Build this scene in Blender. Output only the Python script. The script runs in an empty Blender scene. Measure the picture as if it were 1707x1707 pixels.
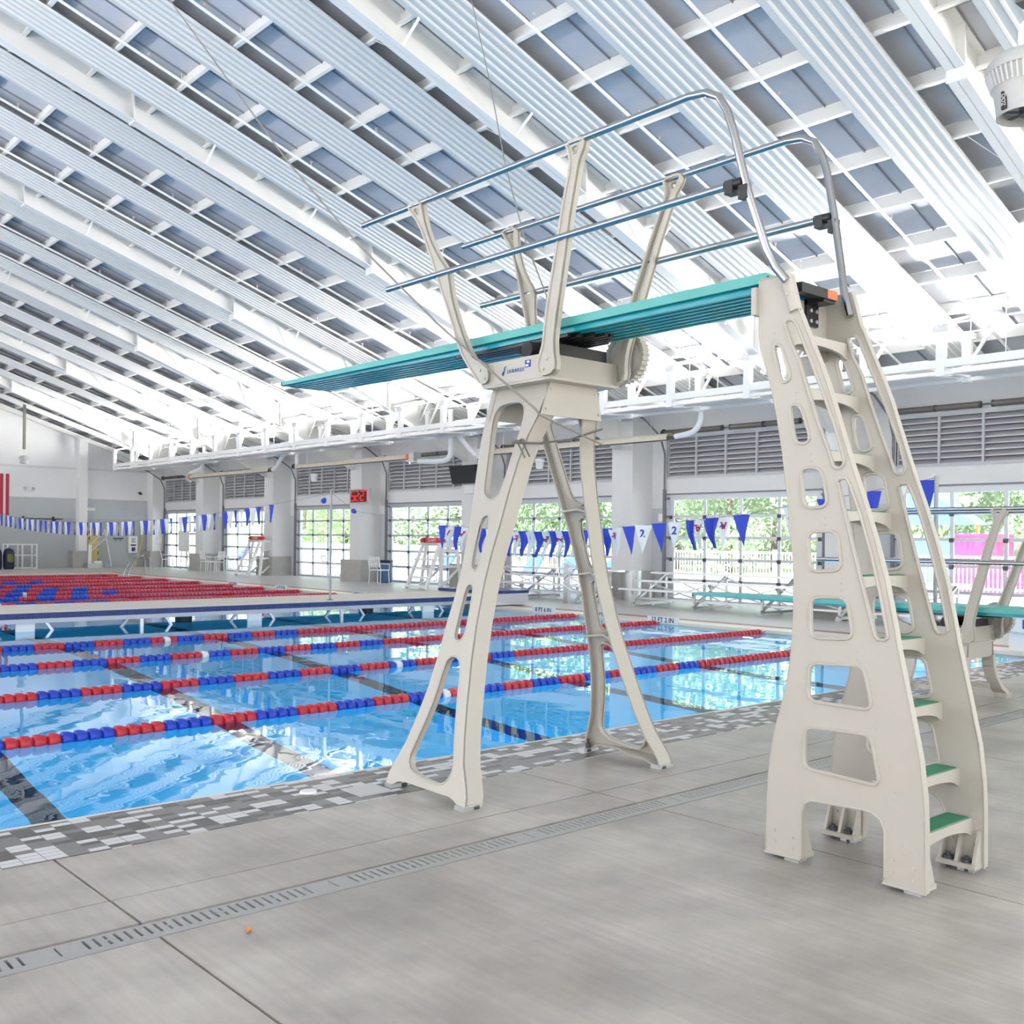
import bpy, bmesh, math, random
from mathutils import Vector, Matrix
from mathutils.geometry import tessellate_polygon
random.seed(7)
SC = bpy.context.scene
COL = SC.collection
PI = math.pi
V = Vector

# ------------------------------------------------------------------ materials
M = {}
def nodes(name):
    m = bpy.data.materials.new(name); m.use_nodes = True
    nt = m.node_tree; nt.nodes.clear()
    out = nt.nodes.new('ShaderNodeOutputMaterial')
    return m, nt, out
def N(nt, t, **kw):
    n = nt.nodes.new(t)
    for k, v in kw.items(): setattr(n, k, v)
    return n
def mth(nt, op, a, b=None):
    n = N(nt, 'ShaderNodeMath', operation=op)
    for i, x in enumerate((a, b)):
        if x is None: continue
        if isinstance(x, (int, float)): n.inputs[i].default_value = x
        else: nt.links.new(x, n.inputs[i])
    return n.outputs[0]
def mixc(nt, fac, a, b):
    n = N(nt, 'ShaderNodeMix', data_type='RGBA')
    for i, x in ((0, fac), (6, a), (7, b)):
        if isinstance(x, (int, float)): n.inputs[i].default_value = x
        elif isinstance(x, tuple): n.inputs[i].default_value = (*x, 1)
        else: nt.links.new(x, n.inputs[i])
    return n.outputs[2]
def pbr(name, col, rough=.5, metal=0., noise=0., nscale=6., spec=.5, bump=0., bscale=40., coat=0.):
    m, nt, out = nodes(name)
    p = N(nt, 'ShaderNodeBsdfPrincipled')
    p.inputs['Base Color'].default_value = (*col, 1); p.inputs['Roughness'].default_value = rough
    p.inputs['Metallic'].default_value = metal; p.inputs['Specular IOR Level'].default_value = spec
    p.inputs['Coat Weight'].default_value = coat
    tc = N(nt, 'ShaderNodeTexCoord')
    nz = N(nt, 'ShaderNodeTexNoise'); nz.inputs['Scale'].default_value = nscale; nz.inputs['Detail'].default_value = 4
    nt.links.new(tc.outputs['Object'], nz.inputs['Vector'])
    c = mixc(nt, nz.outputs['Fac'], tuple(x*(1-noise) for x in col), tuple(min(1, x*(1+noise)) for x in col))
    nt.links.new(c, p.inputs['Base Color'])
    if bump:
        n2 = N(nt, 'ShaderNodeTexNoise'); n2.inputs['Scale'].default_value = bscale
        nt.links.new(tc.outputs['Object'], n2.inputs['Vector'])
        b = N(nt, 'ShaderNodeBump'); b.inputs['Strength'].default_value = bump; b.inputs['Distance'].default_value = .005
        nt.links.new(n2.outputs['Fac'], b.inputs['Height']); nt.links.new(b.outputs[0], p.inputs['Normal'])
    nt.links.new(p.outputs[0], out.inputs[0]); M[name] = m
    return m
def emit(name, col, s):
    m, nt, out = nodes(name); e = N(nt, 'ShaderNodeEmission')
    e.inputs[0].default_value = (*col, 1); e.inputs[1].default_value = s
    nt.links.new(e.outputs[0], out.inputs[0]); M[name] = m

pbr('cream', (.49, .458, .40), .38, noise=.03, nscale=3, bump=.12, bscale=160)
pbr('cream_edge', (.515, .483, .425), .35)
pbr('white_paint', (.83, .83, .82), .45, noise=.02)
pbr('roof_steel', (.80, .80, .78), .4, noise=.015)
pbr('rib_flat', (.60, .63, .635), .55, noise=.03)
pbr('roof_sheet', (.62, .635, .68), .25, noise=.05)
pbr('seam', (.3, .31, .34), .5)
pbr('steel', (.43, .43, .43), .17, 1., noise=.04, nscale=9)
pbr('galv', (.6, .61, .62), .42, .85, noise=.1, nscale=14)
pbr('alu', (.74, .75, .77), .3, .8)
pbr('teal', (.10, .43, .40), .4, noise=.05)
pbr('teal_rib', (.01, .36, .43), .22, noise=.05)
pbr('black', (.012, .012, .014), .4)
pbr('rubber', (.02, .02, .022), .7)
pbr('dark_brown', (.06, .035, .03), .6)
pbr('green_grip', (.05, .24, .13), .7, noise=.25, nscale=60, bump=.4, bscale=120)
pbr('wall_white', (.70, .70, .695), .7, noise=.02)
pbr('wall_end_white', (.83, .83, .83), .7, noise=.02)
pbr('wall_grey', (.50, .52, .545), .7, noise=.02)
pbr('wall_dark', (.43, .45, .46), .7, noise=.02)
pbr('block_concrete', (.40, .39, .37), .85, noise=.12, nscale=5)
pbr('louver', (.36, .36, .38), .5, noise=.05)
pbr('frame_alu', (.50, .52, .55), .4, .4)
pbr('dark', (.06, .065, .075), .5)
pbr('deck_far', (.50, .49, .47), .35, noise=.12, nscale=1.2)
pbr('deck_base', (.03, .03, .03), .9)
pbr('brick_tile', (.25, .075, .06), .4, noise=.2, nscale=12)
pbr('cream_tile', (.70, .63, .52), .3, noise=.06, nscale=15)
pbr('drain_metal', (.385, .375, .355), .5, .3, noise=.12, nscale=30)
pbr('float_red', (.48, .02, .035), .35)
pbr('float_blue', (.012, .045, .42), .35)
pbr('float_white', (.75, .74, .72), .35)
pbr('flag_blue', (.03, .06, .50), .7)
pbr('flag_white', (.78, .79, .75), .7)
pbr('mark_blue', (.03, .05, .40), .6)
pbr('mark_red', (.45, .015, .05), .6)
pbr('red_vinyl', (.60, .02, .03), .45)
pbr('beige_bulk', (.70, .64, .56), .6, noise=.05)
pbr('bulk_blue', (.01, .025, .12), .3, noise=.1, nscale=30)
pbr('shell_beige', (.66, .58, .48), .4, .2, noise=.08)
pbr('pvc', (.80, .80, .82), .35)
pbr('orange_label', (.75, .16, .05), .5)
pbr('spring', (.14, .135, .12), .55, .3, noise=.2, nscale=40)
pbr('yellow', (.62, .50, .18), .5)
pbr('navy', (.012, .016, .05), .7)
pbr('olive', (.16, .17, .04), .7)
pbr('bin_blue', (.06, .12, .22), .5)
pbr('lens_red', (.08, .0, .003), .3)
pbr('rope', (.26, .25, .22), .8)
pbr('rope_dark', (.13, .13, .12), .8)
pbr('leaf_orange', (.6, .2, .04), .7)
pbr('patio', (.62, .61, .58), .9, noise=.06, nscale=.6)
pbr('grass', (.36, .46, .24), .9, noise=.25, nscale=2)
pbr('leaf', (.30, .40, .24), .6, noise=.45, nscale=1.6)
pbr('leaf_pale', (.40, .49, .33), .6, noise=.4, nscale=1.6)
pbr('bark', (.14, .10, .07), .9)
pbr('fabric_blue', (.05, .10, .50), .8)
pbr('slide_red', (.75, .03, .12), .5)
pbr('slide_blue', (.08, .16, .62), .5)
pbr('slide_yellow', (.75, .5, .1), .5)
pbr('ink', (.02, .02, .025), .6)
pbr('logo_blue', (.02, .12, .35), .5)
pbr('fan_grey', (.47, .48, .47), .3)
pbr('pole_grey', (.30, .31, .32), .35, .3)
pbr('track_grey', (.17, .175, .19), .5)
pbr('guard_pink', (.55, .36, .36), .4)
pbr('purple', (.10, .03, .22), .6)
emit('led', (1, .035, .03), 1.3)
emit('lamp', (1, .97, .92), 14.)

def floor_mat(name='concrete'):
    m, nt, out = nodes(name); p = N(nt, 'ShaderNodeBsdfPrincipled')
    g = N(nt, 'ShaderNodeNewGeometry')
    big = N(nt, 'ShaderNodeTexNoise'); big.inputs['Scale'].default_value = .9; big.inputs['Detail'].default_value = 6; big.inputs['Roughness'].default_value = .6
    nt.links.new(g.outputs['Position'], big.inputs['Vector'])
    # broom streaks along the pool's long axis
    mp = N(nt, 'ShaderNodeMapping'); mp.inputs['Scale'].default_value = (26, 1.3, 1)
    nt.links.new(g.outputs['Position'], mp.inputs['Vector'])
    st = N(nt, 'ShaderNodeTexNoise'); st.inputs['Scale'].default_value = 1.; st.inputs['Detail'].default_value = 5
    nt.links.new(mp.outputs[0], st.inputs['Vector'])
    fine = N(nt, 'ShaderNodeTexNoise'); fine.inputs['Scale'].default_value = 2.6; fine.inputs['Detail'].default_value = 8
    nt.links.new(g.outputs['Position'], fine.inputs['Vector'])
    r1 = N(nt, 'ShaderNodeMapRange'); r1.inputs[1].default_value = .36; r1.inputs[2].default_value = .64
    nt.links.new(big.outputs['Fac'], r1.inputs[0])
    c = mixc(nt, r1.outputs[0], (.32, .292, .256), (.50, .465, .41))
    r2 = N(nt, 'ShaderNodeMapRange'); r2.inputs[1].default_value = .35; r2.inputs[2].default_value = .75; r2.inputs[3].default_value = 0; r2.inputs[4].default_value = .32
    nt.links.new(st.outputs['Fac'], r2.inputs[0])
    c = mixc(nt, r2.outputs[0], c, (.205, .187, .168))
    r3 = N(nt, 'ShaderNodeMapRange'); r3.inputs[1].default_value = .45; r3.inputs[2].default_value = .8; r3.inputs[3].default_value = 0; r3.inputs[4].default_value = .6
    nt.links.new(fine.outputs['Fac'], r3.inputs[0])
    c = mixc(nt, r3.outputs[0], c, (.20, .182, .165))
    nt.links.new(c, p.inputs['Base Color'])
    p.inputs['Roughness'].default_value = .42; p.inputs['Specular IOR Level'].default_value = .45
    b = N(nt, 'ShaderNodeBump'); b.inputs['Strength'].default_value = .12; b.inputs['Distance'].default_value = .004
    nt.links.new(st.outputs['Fac'], b.inputs['Height']); nt.links.new(b.outputs[0], p.inputs['Normal'])
    nt.links.new(p.outputs[0], out.inputs[0]); M[name] = m
floor_mat()

def tile_mat(name, sx, sy, cols, grout=(.16, .15, .14), gw=.06, rough=.4):
    m, nt, out = nodes(name); p = N(nt, 'ShaderNodeBsdfPrincipled')
    g = N(nt, 'ShaderNodeNewGeometry'); s = N(nt, 'ShaderNodeSeparateXYZ'); nt.links.new(g.outputs['Position'], s.inputs[0])
    u = mth(nt, 'DIVIDE', s.outputs[0], sx); v = mth(nt, 'DIVIDE', s.outputs[1], sy)
    fu = mth(nt, 'FLOOR', u); fv = mth(nt, 'FLOOR', v)
    cb = N(nt, 'ShaderNodeCombineXYZ'); nt.links.new(fu, cb.inputs[0]); nt.links.new(fv, cb.inputs[1])
    wn = N(nt, 'ShaderNodeTexWhiteNoise'); wn.noise_dimensions = '2D'; nt.links.new(cb.outputs[0], wn.inputs['Vector'])
    cr = N(nt, 'ShaderNodeValToRGB'); cr.color_ramp.interpolation = 'CONSTANT'
    e = cr.color_ramp.elements
    while len(e) < len(cols): e.new(.5)
    acc = 0
    for i, (w, c) in enumerate(cols):
        e[i].position = acc; e[i].color = (*c, 1); acc += w
    nt.links.new(wn.outputs['Value'], cr.inputs[0])
    du = mth(nt, 'MINIMUM', mth(nt, 'FRACT', u), mth(nt, 'SUBTRACT', 1., mth(nt, 'FRACT', u)))
    dv = mth(nt, 'MINIMUM', mth(nt, 'FRACT', v), mth(nt, 'SUBTRACT', 1., mth(nt, 'FRACT', v)))
    gu = mth(nt, 'LESS_THAN', mth(nt, 'MULTIPLY', du, sx), gw*.05); gv = mth(nt, 'LESS_THAN', mth(nt, 'MULTIPLY', dv, sy), gw*.05)
    gm = mth(nt, 'MAXIMUM', gu, gv)
    c = mixc(nt, gm, cr.outputs[0], grout)
    nt.links.new(c, p.inputs['Base Color']); p.inputs['Roughness'].default_value = rough
    nt.links.new(p.outputs[0], out.inputs[0]); M[name] = m
tile_mat('deck_tile', .104, .0575, [(.34, (.085, .075, .07)), (.34, (.19, .172, .163)), (.32, (.62, .61, .60))], gw=.045)
tile_mat('bulk_tile', .05, 9., [(.5, (.012, .03, .14)), (.5, (.016, .04, .17))], grout=(.03, .06, .2), gw=.1, rough=.25)
tile_mat('block_tile', .035, 9., [(1., (.72, .74, .8))], grout=(.35, .37, .45), gw=.12, rough=.3)
tile_mat('plank_floor', .5, .5, [(.5, (.5, .49, .46)), (.5, (.52, .51, .48))], grout=(.42, .41, .39), gw=.1, rough=.4)

def water_mat():
    m, nt, out = nodes('water')
    tc = N(nt, 'ShaderNodeNewGeometry')
    mp = N(nt, 'ShaderNodeMapping'); mp.inputs['Scale'].default_value = (1.0, .8, 1); mp.inputs['Rotation'].default_value = (0, 0, .5)
    nt.links.new(tc.outputs['Position'], mp.inputs[0])
    n1 = N(nt, 'ShaderNodeTexNoise'); n1.inputs['Scale'].default_value = .9; n1.inputs['Detail'].default_value = 3
    n2 = N(nt, 'ShaderNodeTexNoise'); n2.inputs['Scale'].default_value = 5.; n2.inputs['Detail'].default_value = 2
    nt.links.new(mp.outputs[0], n1.inputs['Vector']); nt.links.new(mp.outputs[0], n2.inputs['Vector'])
    h = mth(nt, 'ADD', n1.outputs['Fac'], mth(nt, 'MULTIPLY', n2.outputs['Fac'], .06))
    b = N(nt, 'ShaderNodeBump'); b.inputs['Strength'].default_value = .075; b.inputs['Distance'].default_value = .05
    nt.links.new(h, b.inputs['Height'])
    rf = N(nt, 'ShaderNodeBsdfRefraction'); rf.inputs['Color'].default_value = (.08, .64, 1., 1); rf.inputs['IOR'].default_value = 1.33; rf.inputs['Roughness'].default_value = 0
    gl = N(nt, 'ShaderNodeBsdfGlossy'); gl.inputs['Roughness'].default_value = 0; gl.inputs['Color'].default_value = (1, 1, 1, 1)
    fr = N(nt, 'ShaderNodeFresnel'); fr.inputs['IOR'].default_value = 1.33
    for n in (rf, gl, fr): nt.links.new(b.outputs[0], n.inputs['Normal'])
    mx = N(nt, 'ShaderNodeMixShader'); nt.links.new(fr.outputs[0], mx.inputs[0]); nt.links.new(rf.outputs[0], mx.inputs[1]); nt.links.new(gl.outputs[0], mx.inputs[2])
    nt.links.new(mx.outputs[0], out.inputs[0]); M['water'] = m
water_mat()
def glass_mat():
    m, nt, out = nodes('glass')
    tr = N(nt, 'ShaderNodeBsdfTransparent'); tr.inputs[0].default_value = (.93, .96, .97, 1)
    gl = N(nt, 'ShaderNodeBsdfGlossy'); gl.inputs['Roughness'].default_value = .02
    lw = N(nt, 'ShaderNodeLayerWeight'); lw.inputs[0].default_value = .5
    fac = mth(nt, 'ADD', .03, mth(nt, 'MULTIPLY', mth(nt, 'POWER', lw.outputs['Facing'], 4.), .3))
    mx = N(nt, 'ShaderNodeMixShader'); nt.links.new(fac, mx.inputs[0]); nt.links.new(tr.outputs[0], mx.inputs[1]); nt.links.new(gl.outputs[0], mx.inputs[2])
    nt.links.new(mx.outputs[0], out.inputs[0]); M['glass'] = m
glass_mat()
def pool_floor_mat():
    # pale plaster with long black lane lines set in it
    m, nt, out = nodes('pool_plaster'); p = N(nt, 'ShaderNodeBsdfPrincipled')
    g = N(nt, 'ShaderNodeNewGeometry'); s = N(nt, 'ShaderNodeSeparateXYZ'); nt.links.new(g.outputs['Position'], s.inputs[0])
    u = mth(nt, 'FRACT', mth(nt, 'DIVIDE', mth(nt, 'SUBTRACT', s.outputs[0], 3.2-1.375+27.5), 2.75))
    d = mth(nt, 'ABSOLUTE', mth(nt, 'SUBTRACT', u, .5))
    ln = mth(nt, 'LESS_THAN', d, .15/2.75)
    fl = mth(nt, 'LESS_THAN', s.outputs[2], -.6)
    c = mixc(nt, mth(nt, 'MULTIPLY', ln, fl), (.93, .97, .98), (.04, .035, .04))
    nt.links.new(c, p.inputs['Base Color']); p.inputs['Roughness'].default_value = .7
    nt.links.new(p.outputs[0], out.inputs[0]); M['pool_plaster'] = m
pool_floor_mat()

# ------------------------------------------------------------------ mesh builder
class MB:
    def __init__(s): s.v = []; s.f = []; s.m = []
    def add(s, vs, fs, m=0):
        o = len(s.v); s.v += [tuple(v) for v in vs]; s.f += [tuple(i+o for i in f) for f in fs]; s.m += [m]*len(fs); return s
    def box(s, a, b, m=0, rot=None, piv=None):
        x0, y0, z0 = a; x1, y1, z1 = b
        vs = [V((x, y, z)) for x in (x0, x1) for y in (y0, y1) for z in (z0, z1)]
        if rot is not None:
            c = V(piv) if piv else V(((x0+x1)/2, (y0+y1)/2, (z0+z1)/2)); vs = [c + rot @ (v-c) for v in vs]
        return s.add(vs, [(0, 1, 3, 2), (4, 6, 7, 5), (0, 4, 5, 1), (2, 3, 7, 6), (0, 2, 6, 4), (1, 5, 7, 3)], m)
    def bar(s, p0, p1, w, h, m=0, up=(0, 0, 1)):
        p0 = V(p0); p1 = V(p1); d = (p1-p0).normalized(); u = V(up); a = d.cross(u)
        if a.length < 1e-4: a = d.cross(V((1, 0, 0)))
        a.normalize(); c = a.cross(d); a *= w/2; c *= h/2
        vs = [p+sa*a+sc*c for p in (p0, p1) for sa, sc in ((-1, -1), (1, -1), (1, 1), (-1, 1))]
        return s.add(vs, [(3, 2, 1, 0), (4, 5, 6, 7), (0, 1, 5, 4), (1, 2, 6, 5), (2, 3, 7, 6), (3, 0, 4, 7)], m)
    def tube(s, pts, r, n=10, m=0, closed=False):
        pts = [V(p) for p in pts]; k = len(pts); vs = []; fs = []
        rr = r if isinstance(r, (list, tuple)) else [r]*k
        ref = None
        for i, p in enumerate(pts):
            a = pts[(i-1) % k] if (closed or i) else p; b = pts[(i+1) % k] if (closed or i < k-1) else p
            t = (b-a).normalized()
            if ref is None:
                ref = t.orthogonal().normalized()
            ref = (ref - t*ref.dot(t))
            if ref.length < 1e-6: ref = t.orthogonal()
            ref.normalize(); bi = t.cross(ref)
            for j in range(n):
                an = 2*PI*j/n; vs.append(p + (ref*math.cos(an)+bi*math.sin(an))*rr[i])
        for i in range(k if closed else k-1):
            for j in range(n):
                a = i*n+j; b = i*n+(j+1) % n; c = ((i+1) % k)*n
                fs.append((a, b, c+(j+1) % n, c+j))
        if not closed:
            fs.append(tuple(range(n-1, -1, -1))); fs.append(tuple((k-1)*n+j for j in range(n)))
        return s.add(vs, fs, m)
    def cyl(s, p0, p1, r0, r1=None, n=16, m=0): return s.tube([p0, p1], [r0, r0 if r1 is None else r1], n, m)
    def lathe(s, prof, c=(0, 0, 0), n=24, m=0, ax=None):
        c = V(c); R = ax.to_track_quat('Z', 'Y').to_matrix() if ax is not None else Matrix.Identity(3)
        vs = []; fs = []; k = len(prof)
        for r, z in prof:
            for j in range(n): vs.append(c + R @ V((r*math.cos(2*PI*j/n), r*math.sin(2*PI*j/n), z)))
        for i in range(k-1):
            for j in range(n): fs.append((i*n+j, i*n+(j+1) % n, (i+1)*n+(j+1) % n, (i+1)*n+j))
        if prof[0][0] > 1e-5: fs.append(tuple(range(n-1, -1, -1)))
        if prof[-1][0] > 1e-5: fs.append(tuple((k-1)*n+j for j in range(n)))
        return s.add(vs, fs, m)
    def prism(s, poly, vec, m=0):
        vec = V(vec); a = [V(p) for p in poly]; n = len(a); vs = a+[p+vec for p in a]
        fs = [tuple(range(n-1, -1, -1)), tuple(range(n, 2*n))]+[(i, (i+1) % n, n+(i+1) % n, n+i) for i in range(n)]
        return s.add(vs, fs, m)
    def plate(s, conts, fn, d0, d1, m=0):
        # flat plate with holes: conts = [outline, hole, ...] in 2D, fn(u, v, depth) -> point
        tri = tessellate_polygon([[V((u, v, 0)) for u, v in c] for c in conts])
        flat = [p for c in conts for p in c]; n = len(flat)
        vs = [fn(u, v, d0) for u, v in flat]+[fn(u, v, d1) for u, v in flat]
        fs = [tuple(t) for t in tri]+[tuple(i+n for i in reversed(t)) for t in tri]
        o = 0
        for c in conts:
            k = len(c); fs += [(o+i, o+(i+1) % k, n+o+(i+1) % k, n+o+i) for i in range(k)]; o += k
        return s.add(vs, fs, m)
    def rim(s, c, fn, d0, d1, t, m=0):
        # wall that stands on the contour c from depth d0 to d1, thickness t (positive = towards the left of travel)
        k = len(c); off = []; dd = d1 if callable(d1) else (lambda u, v: d1)
        for i in range(k):
            a = V((*c[i-1], 0)); p = V((*c[i], 0)); b = V((*c[(i+1) % k], 0)); tg = (b-a)
            if tg.length < 1e-6: tg = V((1, 0, 0))
            tg.normalize(); off.append((p.x-tg.y*t, p.y+tg.x*t))
        vs = [fn(u, v, d0) for u, v in c]+[fn(u, v, dd(u, v)) for u, v in c]+[fn(u, v, dd(u, v)) for u, v in off]+[fn(u, v, d0) for u, v in off]
        fs = []
        for i in range(k):
            j = (i+1) % k
            for q in range(4): fs.append((q*k+i, q*k+j, ((q+1) % 4)*k+j, ((q+1) % 4)*k+i))
        return s.add(vs, fs, m)
    def bead(s, c, fn, d, r, m=0): return s.tube([fn(u, v, d) for u, v in c], r, 6, m, closed=True)
    def mesh(s, name, mats, smooth=40):
        me = bpy.data.meshes.new(name); me.from_pydata(s.v, [], s.f)
        for mm in (mats if isinstance(mats, (list, tuple)) else [mats]): me.materials.append(M[mm])
        me.polygons.foreach_set('material_index', s.m)
        bm = bmesh.new(); bm.from_mesh(me); bmesh.ops.recalc_face_normals(bm, faces=bm.faces); bm.to_mesh(me); bm.free()
        if smooth:
            me.polygons.foreach_set('use_smooth', [True]*len(me.polygons)); me.set_sharp_from_angle(angle=math.radians(smooth))
        me.update(); return me
    def build(s, name, mats, parent=None, smooth=40, loc=None):
        # loc: world position of the object's origin (vertices are given in world space)
        me = s.mesh(name, mats, smooth); o = bpy.data.objects.new(name, me); COL.objects.link(o)
        if parent is not None:
            o.parent = parent; me.transform(Matrix.Translation(-parent_world(parent)))
        elif loc is not None:
            me.transform(Matrix.Translation(-V(loc))); o.location = loc
        return o
def parent_world(p):
    w = V(p.location)
    while p.parent: p = p.parent; w += V(p.location)
    return w
def tag(o, label, cat, group=None, kind=None):
    o['label'] = label; o['category'] = cat
    if group: o['group'] = group
    if kind: o['kind'] = kind
    return o
def thing(name, loc, label, cat, group=None, kind=None):
    o = bpy.data.objects.new(name, None); COL.objects.link(o); o.location = loc; o.empty_display_size = .1
    return tag(o, label, cat, group, kind)
def struct(name, mb, mats, label=None, cat=None, smooth=40):
    o = mb.build(name, mats, smooth=smooth); o['kind'] = 'structure'
    if label: o['label'] = label
    if cat: o['category'] = cat
    return o
def copy_tree(o, parent=None, dx=V((0, 0, 0))):
    c = o.copy(); COL.objects.link(c)
    if parent is not None: c.parent = parent
    else: c.location = V(o.location)+dx
    for ch in list(o.children): copy_tree(ch, c)
    return c
def text_mb(txt, org, xd, yd, size, depth=.004, bold=0.):
    cu = bpy.data.curves.new('t', 'FONT'); cu.body = txt; cu.size = size; cu.extrude = depth/2; cu.offset = bold
    cu.align_x = 'CENTER'; cu.align_y = 'CENTER'; cu.resolution_u = 3
    o = bpy.data.objects.new('t', cu); COL.objects.link(o)
    dg = bpy.context.evaluated_depsgraph_get(); me = o.evaluated_get(dg).to_mesh()
    xd = V(xd).normalized(); yd = V(yd).normalized(); zd = xd.cross(yd); org = V(org)
    mb = MB(); mb.add([org+xd*v.co.x+yd*v.co.y+zd*v.co.z for v in me.vertices], [tuple(p.vertices) for p in me.polygons])
    o.evaluated_get(dg).to_mesh_clear(); bpy.data.objects.remove(o); bpy.data.curves.remove(cu)
    return mb
def fillet(c, r, n=5):
    out = []
    for i in range(len(c)):
        p = V(c[i]); a = V(c[i-1]); b = V(c[(i+1) % len(c)])
        ra = min(r, (a-p).length*.48); rb = min(r, (b-p).length*.48)
        p0 = p+(a-p).normalized()*ra; p1 = p+(b-p).normalized()*rb
        for k in range(n+1):
            t = k/n; q = p0*(1-t)**2+p*2*t*(1-t)+p1*t*t; out.append((q.x, q.y))
    return out
def smoothc(c, it=1):
    for _ in range(it):
        o = []
        for i in range(len(c)):
            a = c[i]; b = c[(i+1) % len(c)]
            o.append((a[0]*.75+b[0]*.25, a[1]*.75+b[1]*.25)); o.append((a[0]*.25+b[0]*.75, a[1]*.25+b[1]*.75))
        c = o
    return c
def area(c): return sum(c[i-1][0]*c[i][1]-c[i][0]*c[i-1][1] for i in range(len(c)))/2
def ccw(c): return c if area(c) > 0 else c[::-1]
ORD = ['first', 'second', 'third', 'fourth', 'fifth', 'sixth', 'seventh', 'eighth', 'ninth', 'tenth', 'eleventh', 'twelfth', 'thirteenth', 'fourteenth', 'fifteenth', 'sixteenth', 'seventeenth', 'eighteenth', 'nineteenth', 'twentieth']
def ordn(i):
    if i < 20: return ORD[i]
    t = {2: 'twenty', 3: 'thirty', 4: 'forty', 5: 'fifty'}; q, r = divmod(i+1, 10)
    return (t[q]+'-'+ORD[r-1]) if r else {2: 'twentieth', 3: 'thirtieth', 4: 'fortieth', 5: 'fiftieth'}[q]

# ------------------------------------------------------------------ camera
cam = bpy.data.cameras.new('camera'); co = bpy.data.objects.new('camera', cam); COL.objects.link(co); SC.camera = co
cam.sensor_width = 36; cam.lens = 36*1721.8/1707; cam.shift_y = (897.8-853.5)/1707; cam.clip_end = 400
yaw = math.radians(41.529); roll = .0100081
fw = V((math.sin(yaw), math.cos(yaw), 0)); r0 = V((math.cos(yaw), -math.sin(yaw), 0)); u0 = V((0, 0, 1))
rt = r0*math.cos(roll)+u0*math.sin(roll); up = rt.cross(fw)
co.matrix_world = Matrix(((rt.x, up.x, -fw.x, 0), (rt.y, up.y, -fw.y, 0), (rt.z, up.z, -fw.z, 1.6), (0, 0, 0, 1)))

# ------------------------------------------------------------------ deck, pool
PLE = 24
PX0, PX1, PY0, PY1, WZ = -8., 15.6, 5.98, 43.4, -.04
WX, EY = 21.3, 51.2          # window wall, end wall
mb = MB().box((-14, -6, -.35), (WX+.3, PY0, -.03)).box((PX1+.02, PY0, -.35), (WX+.3, EY+.3, -.03)).box((-14, PY0, -.35), (PX0-.02, EY+.3, -.03)).box((PX0-.02, PY1+.02, -.35), (PX1+.02, EY+.3, -.03))
struct('floor', mb, 'deck_base', 'dark bed showing in the joints of the pool deck', 'floor', 0)
g = .0065
xs = [-14, -7.46, -4.41, -1.36, 1.69, 4.745, 7.8, 10.85, 13.9, 16.95, WX]
for y0, y1 in ((4.53, 5.28), (4.19, 4.53), (-6, 4.0)):
    mb = MB()
    for a, b in zip(xs, xs[1:]): mb.box((a+g, y0+g, -.03), (b-g, y1-g, 0))
    struct('floor', mb, 'concrete', {4.53: 'grey concrete deck slabs between the tile border and the saw-cut joint', 4.19: 'narrow grey concrete slabs beside the drain', -6: 'wide broom-finished grey concrete deck in the foreground'}[y0], 'floor', 0)
struct('trim_1', MB().box((-14, 5.28, -.03), (PX1+.84, 5.955, .001)), 'deck_tile', 'mosaic border of white grey and charcoal tiles along the near pool edge', 'tile border', 0)
struct('trim_2', MB().box((PX0, 5.955, -.2), (PX1, 5.985, .002)), 'beige_bulk', 'thin pale coping strip at the near water edge', 'coping', 0)
# deck on the window side and the far end
mb = MB().box((PX1+.85, 5.28, -.03), (WX, EY, 0)).box((-14, PY1+.6, -.03), (PX1+.85, EY, 0)).box((-14, 5.96, -.03), (PX0-.5, EY, 0))
struct('floor', mb, 'plank_floor', 'pale deck along the windows and across the far end', 'floor', 0)
# gutter edge on the window side: cream lip, brick tile band
struct('trim_3', MB().box((PX1, 5.985, -.3), (PX1+.55, PY1+.3, .012)).box((PX0, PY1, -.3), (PX1, PY1+.3, .012)), 'cream_tile', 'cream tiled gutter lip along the window side of the pool', 'gutter', 0)
struct('trim_4', MB().box((PX1+.55, 5.985, -.03), (PX1+.85, PY1+.6, .013)).box((PX0, PY1+.3, -.03), (PX1+.55, PY1+.6, .012)), 'brick_tile', 'brick red tile band behind the gutter lip', 'tile band', 0)
# basin
def basin():
    mb = MB(); prof = [(PY0, -3.95), (11.2, -3.95), (17.5, -2.6), (PY1, -2.2)]
    for (y0, z0), (y1, z1) in zip(prof, prof[1:]):
        mb.add([(PX0, y0, z0), (PX1, y0, z0), (PX1, y1, z1), (PX0, y1, z1)], [(0, 1, 2, 3)])
    mb.add([(PX0, PY0, -.1), (PX1, PY0, -.1), (PX1, PY0, -3.95), (PX0, PY0, -3.95)], [(0, 1, 2, 3)])
    mb.add([(PX0, PY1, -.1), (PX1, PY1, -.1), (PX1, PY1, -2.2), (PX0, PY1, -2.2)], [(0, 1, 2, 3)])
    for x in (PX0, PX1):
        mb.add([(x, PY0, -.1), (x, PY0, -3.95), (x, 11.2, -3.95), (x, 17.5, -2.6), (x, PY1, -2.2), (x, PY1, -.1)], [(0, 1, 2, 3, 4, 5)])
    struct('pool_basin', mb, 'pool_plaster', 'pale blue plastered pool basin with black lane lines', 'pool', 0)
basin()
w = MB().add([(PX0, PY0, WZ), (PX1, PY0, WZ), (PX1, PY1, WZ), (PX0, PY1, WZ)], [(0, 1, 2, 3)]).build('pool_water', 'water', smooth=0)
tag(w, 'clear blue water of the indoor pool mirroring the roof and windows', 'water', kind='stuff')

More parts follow.
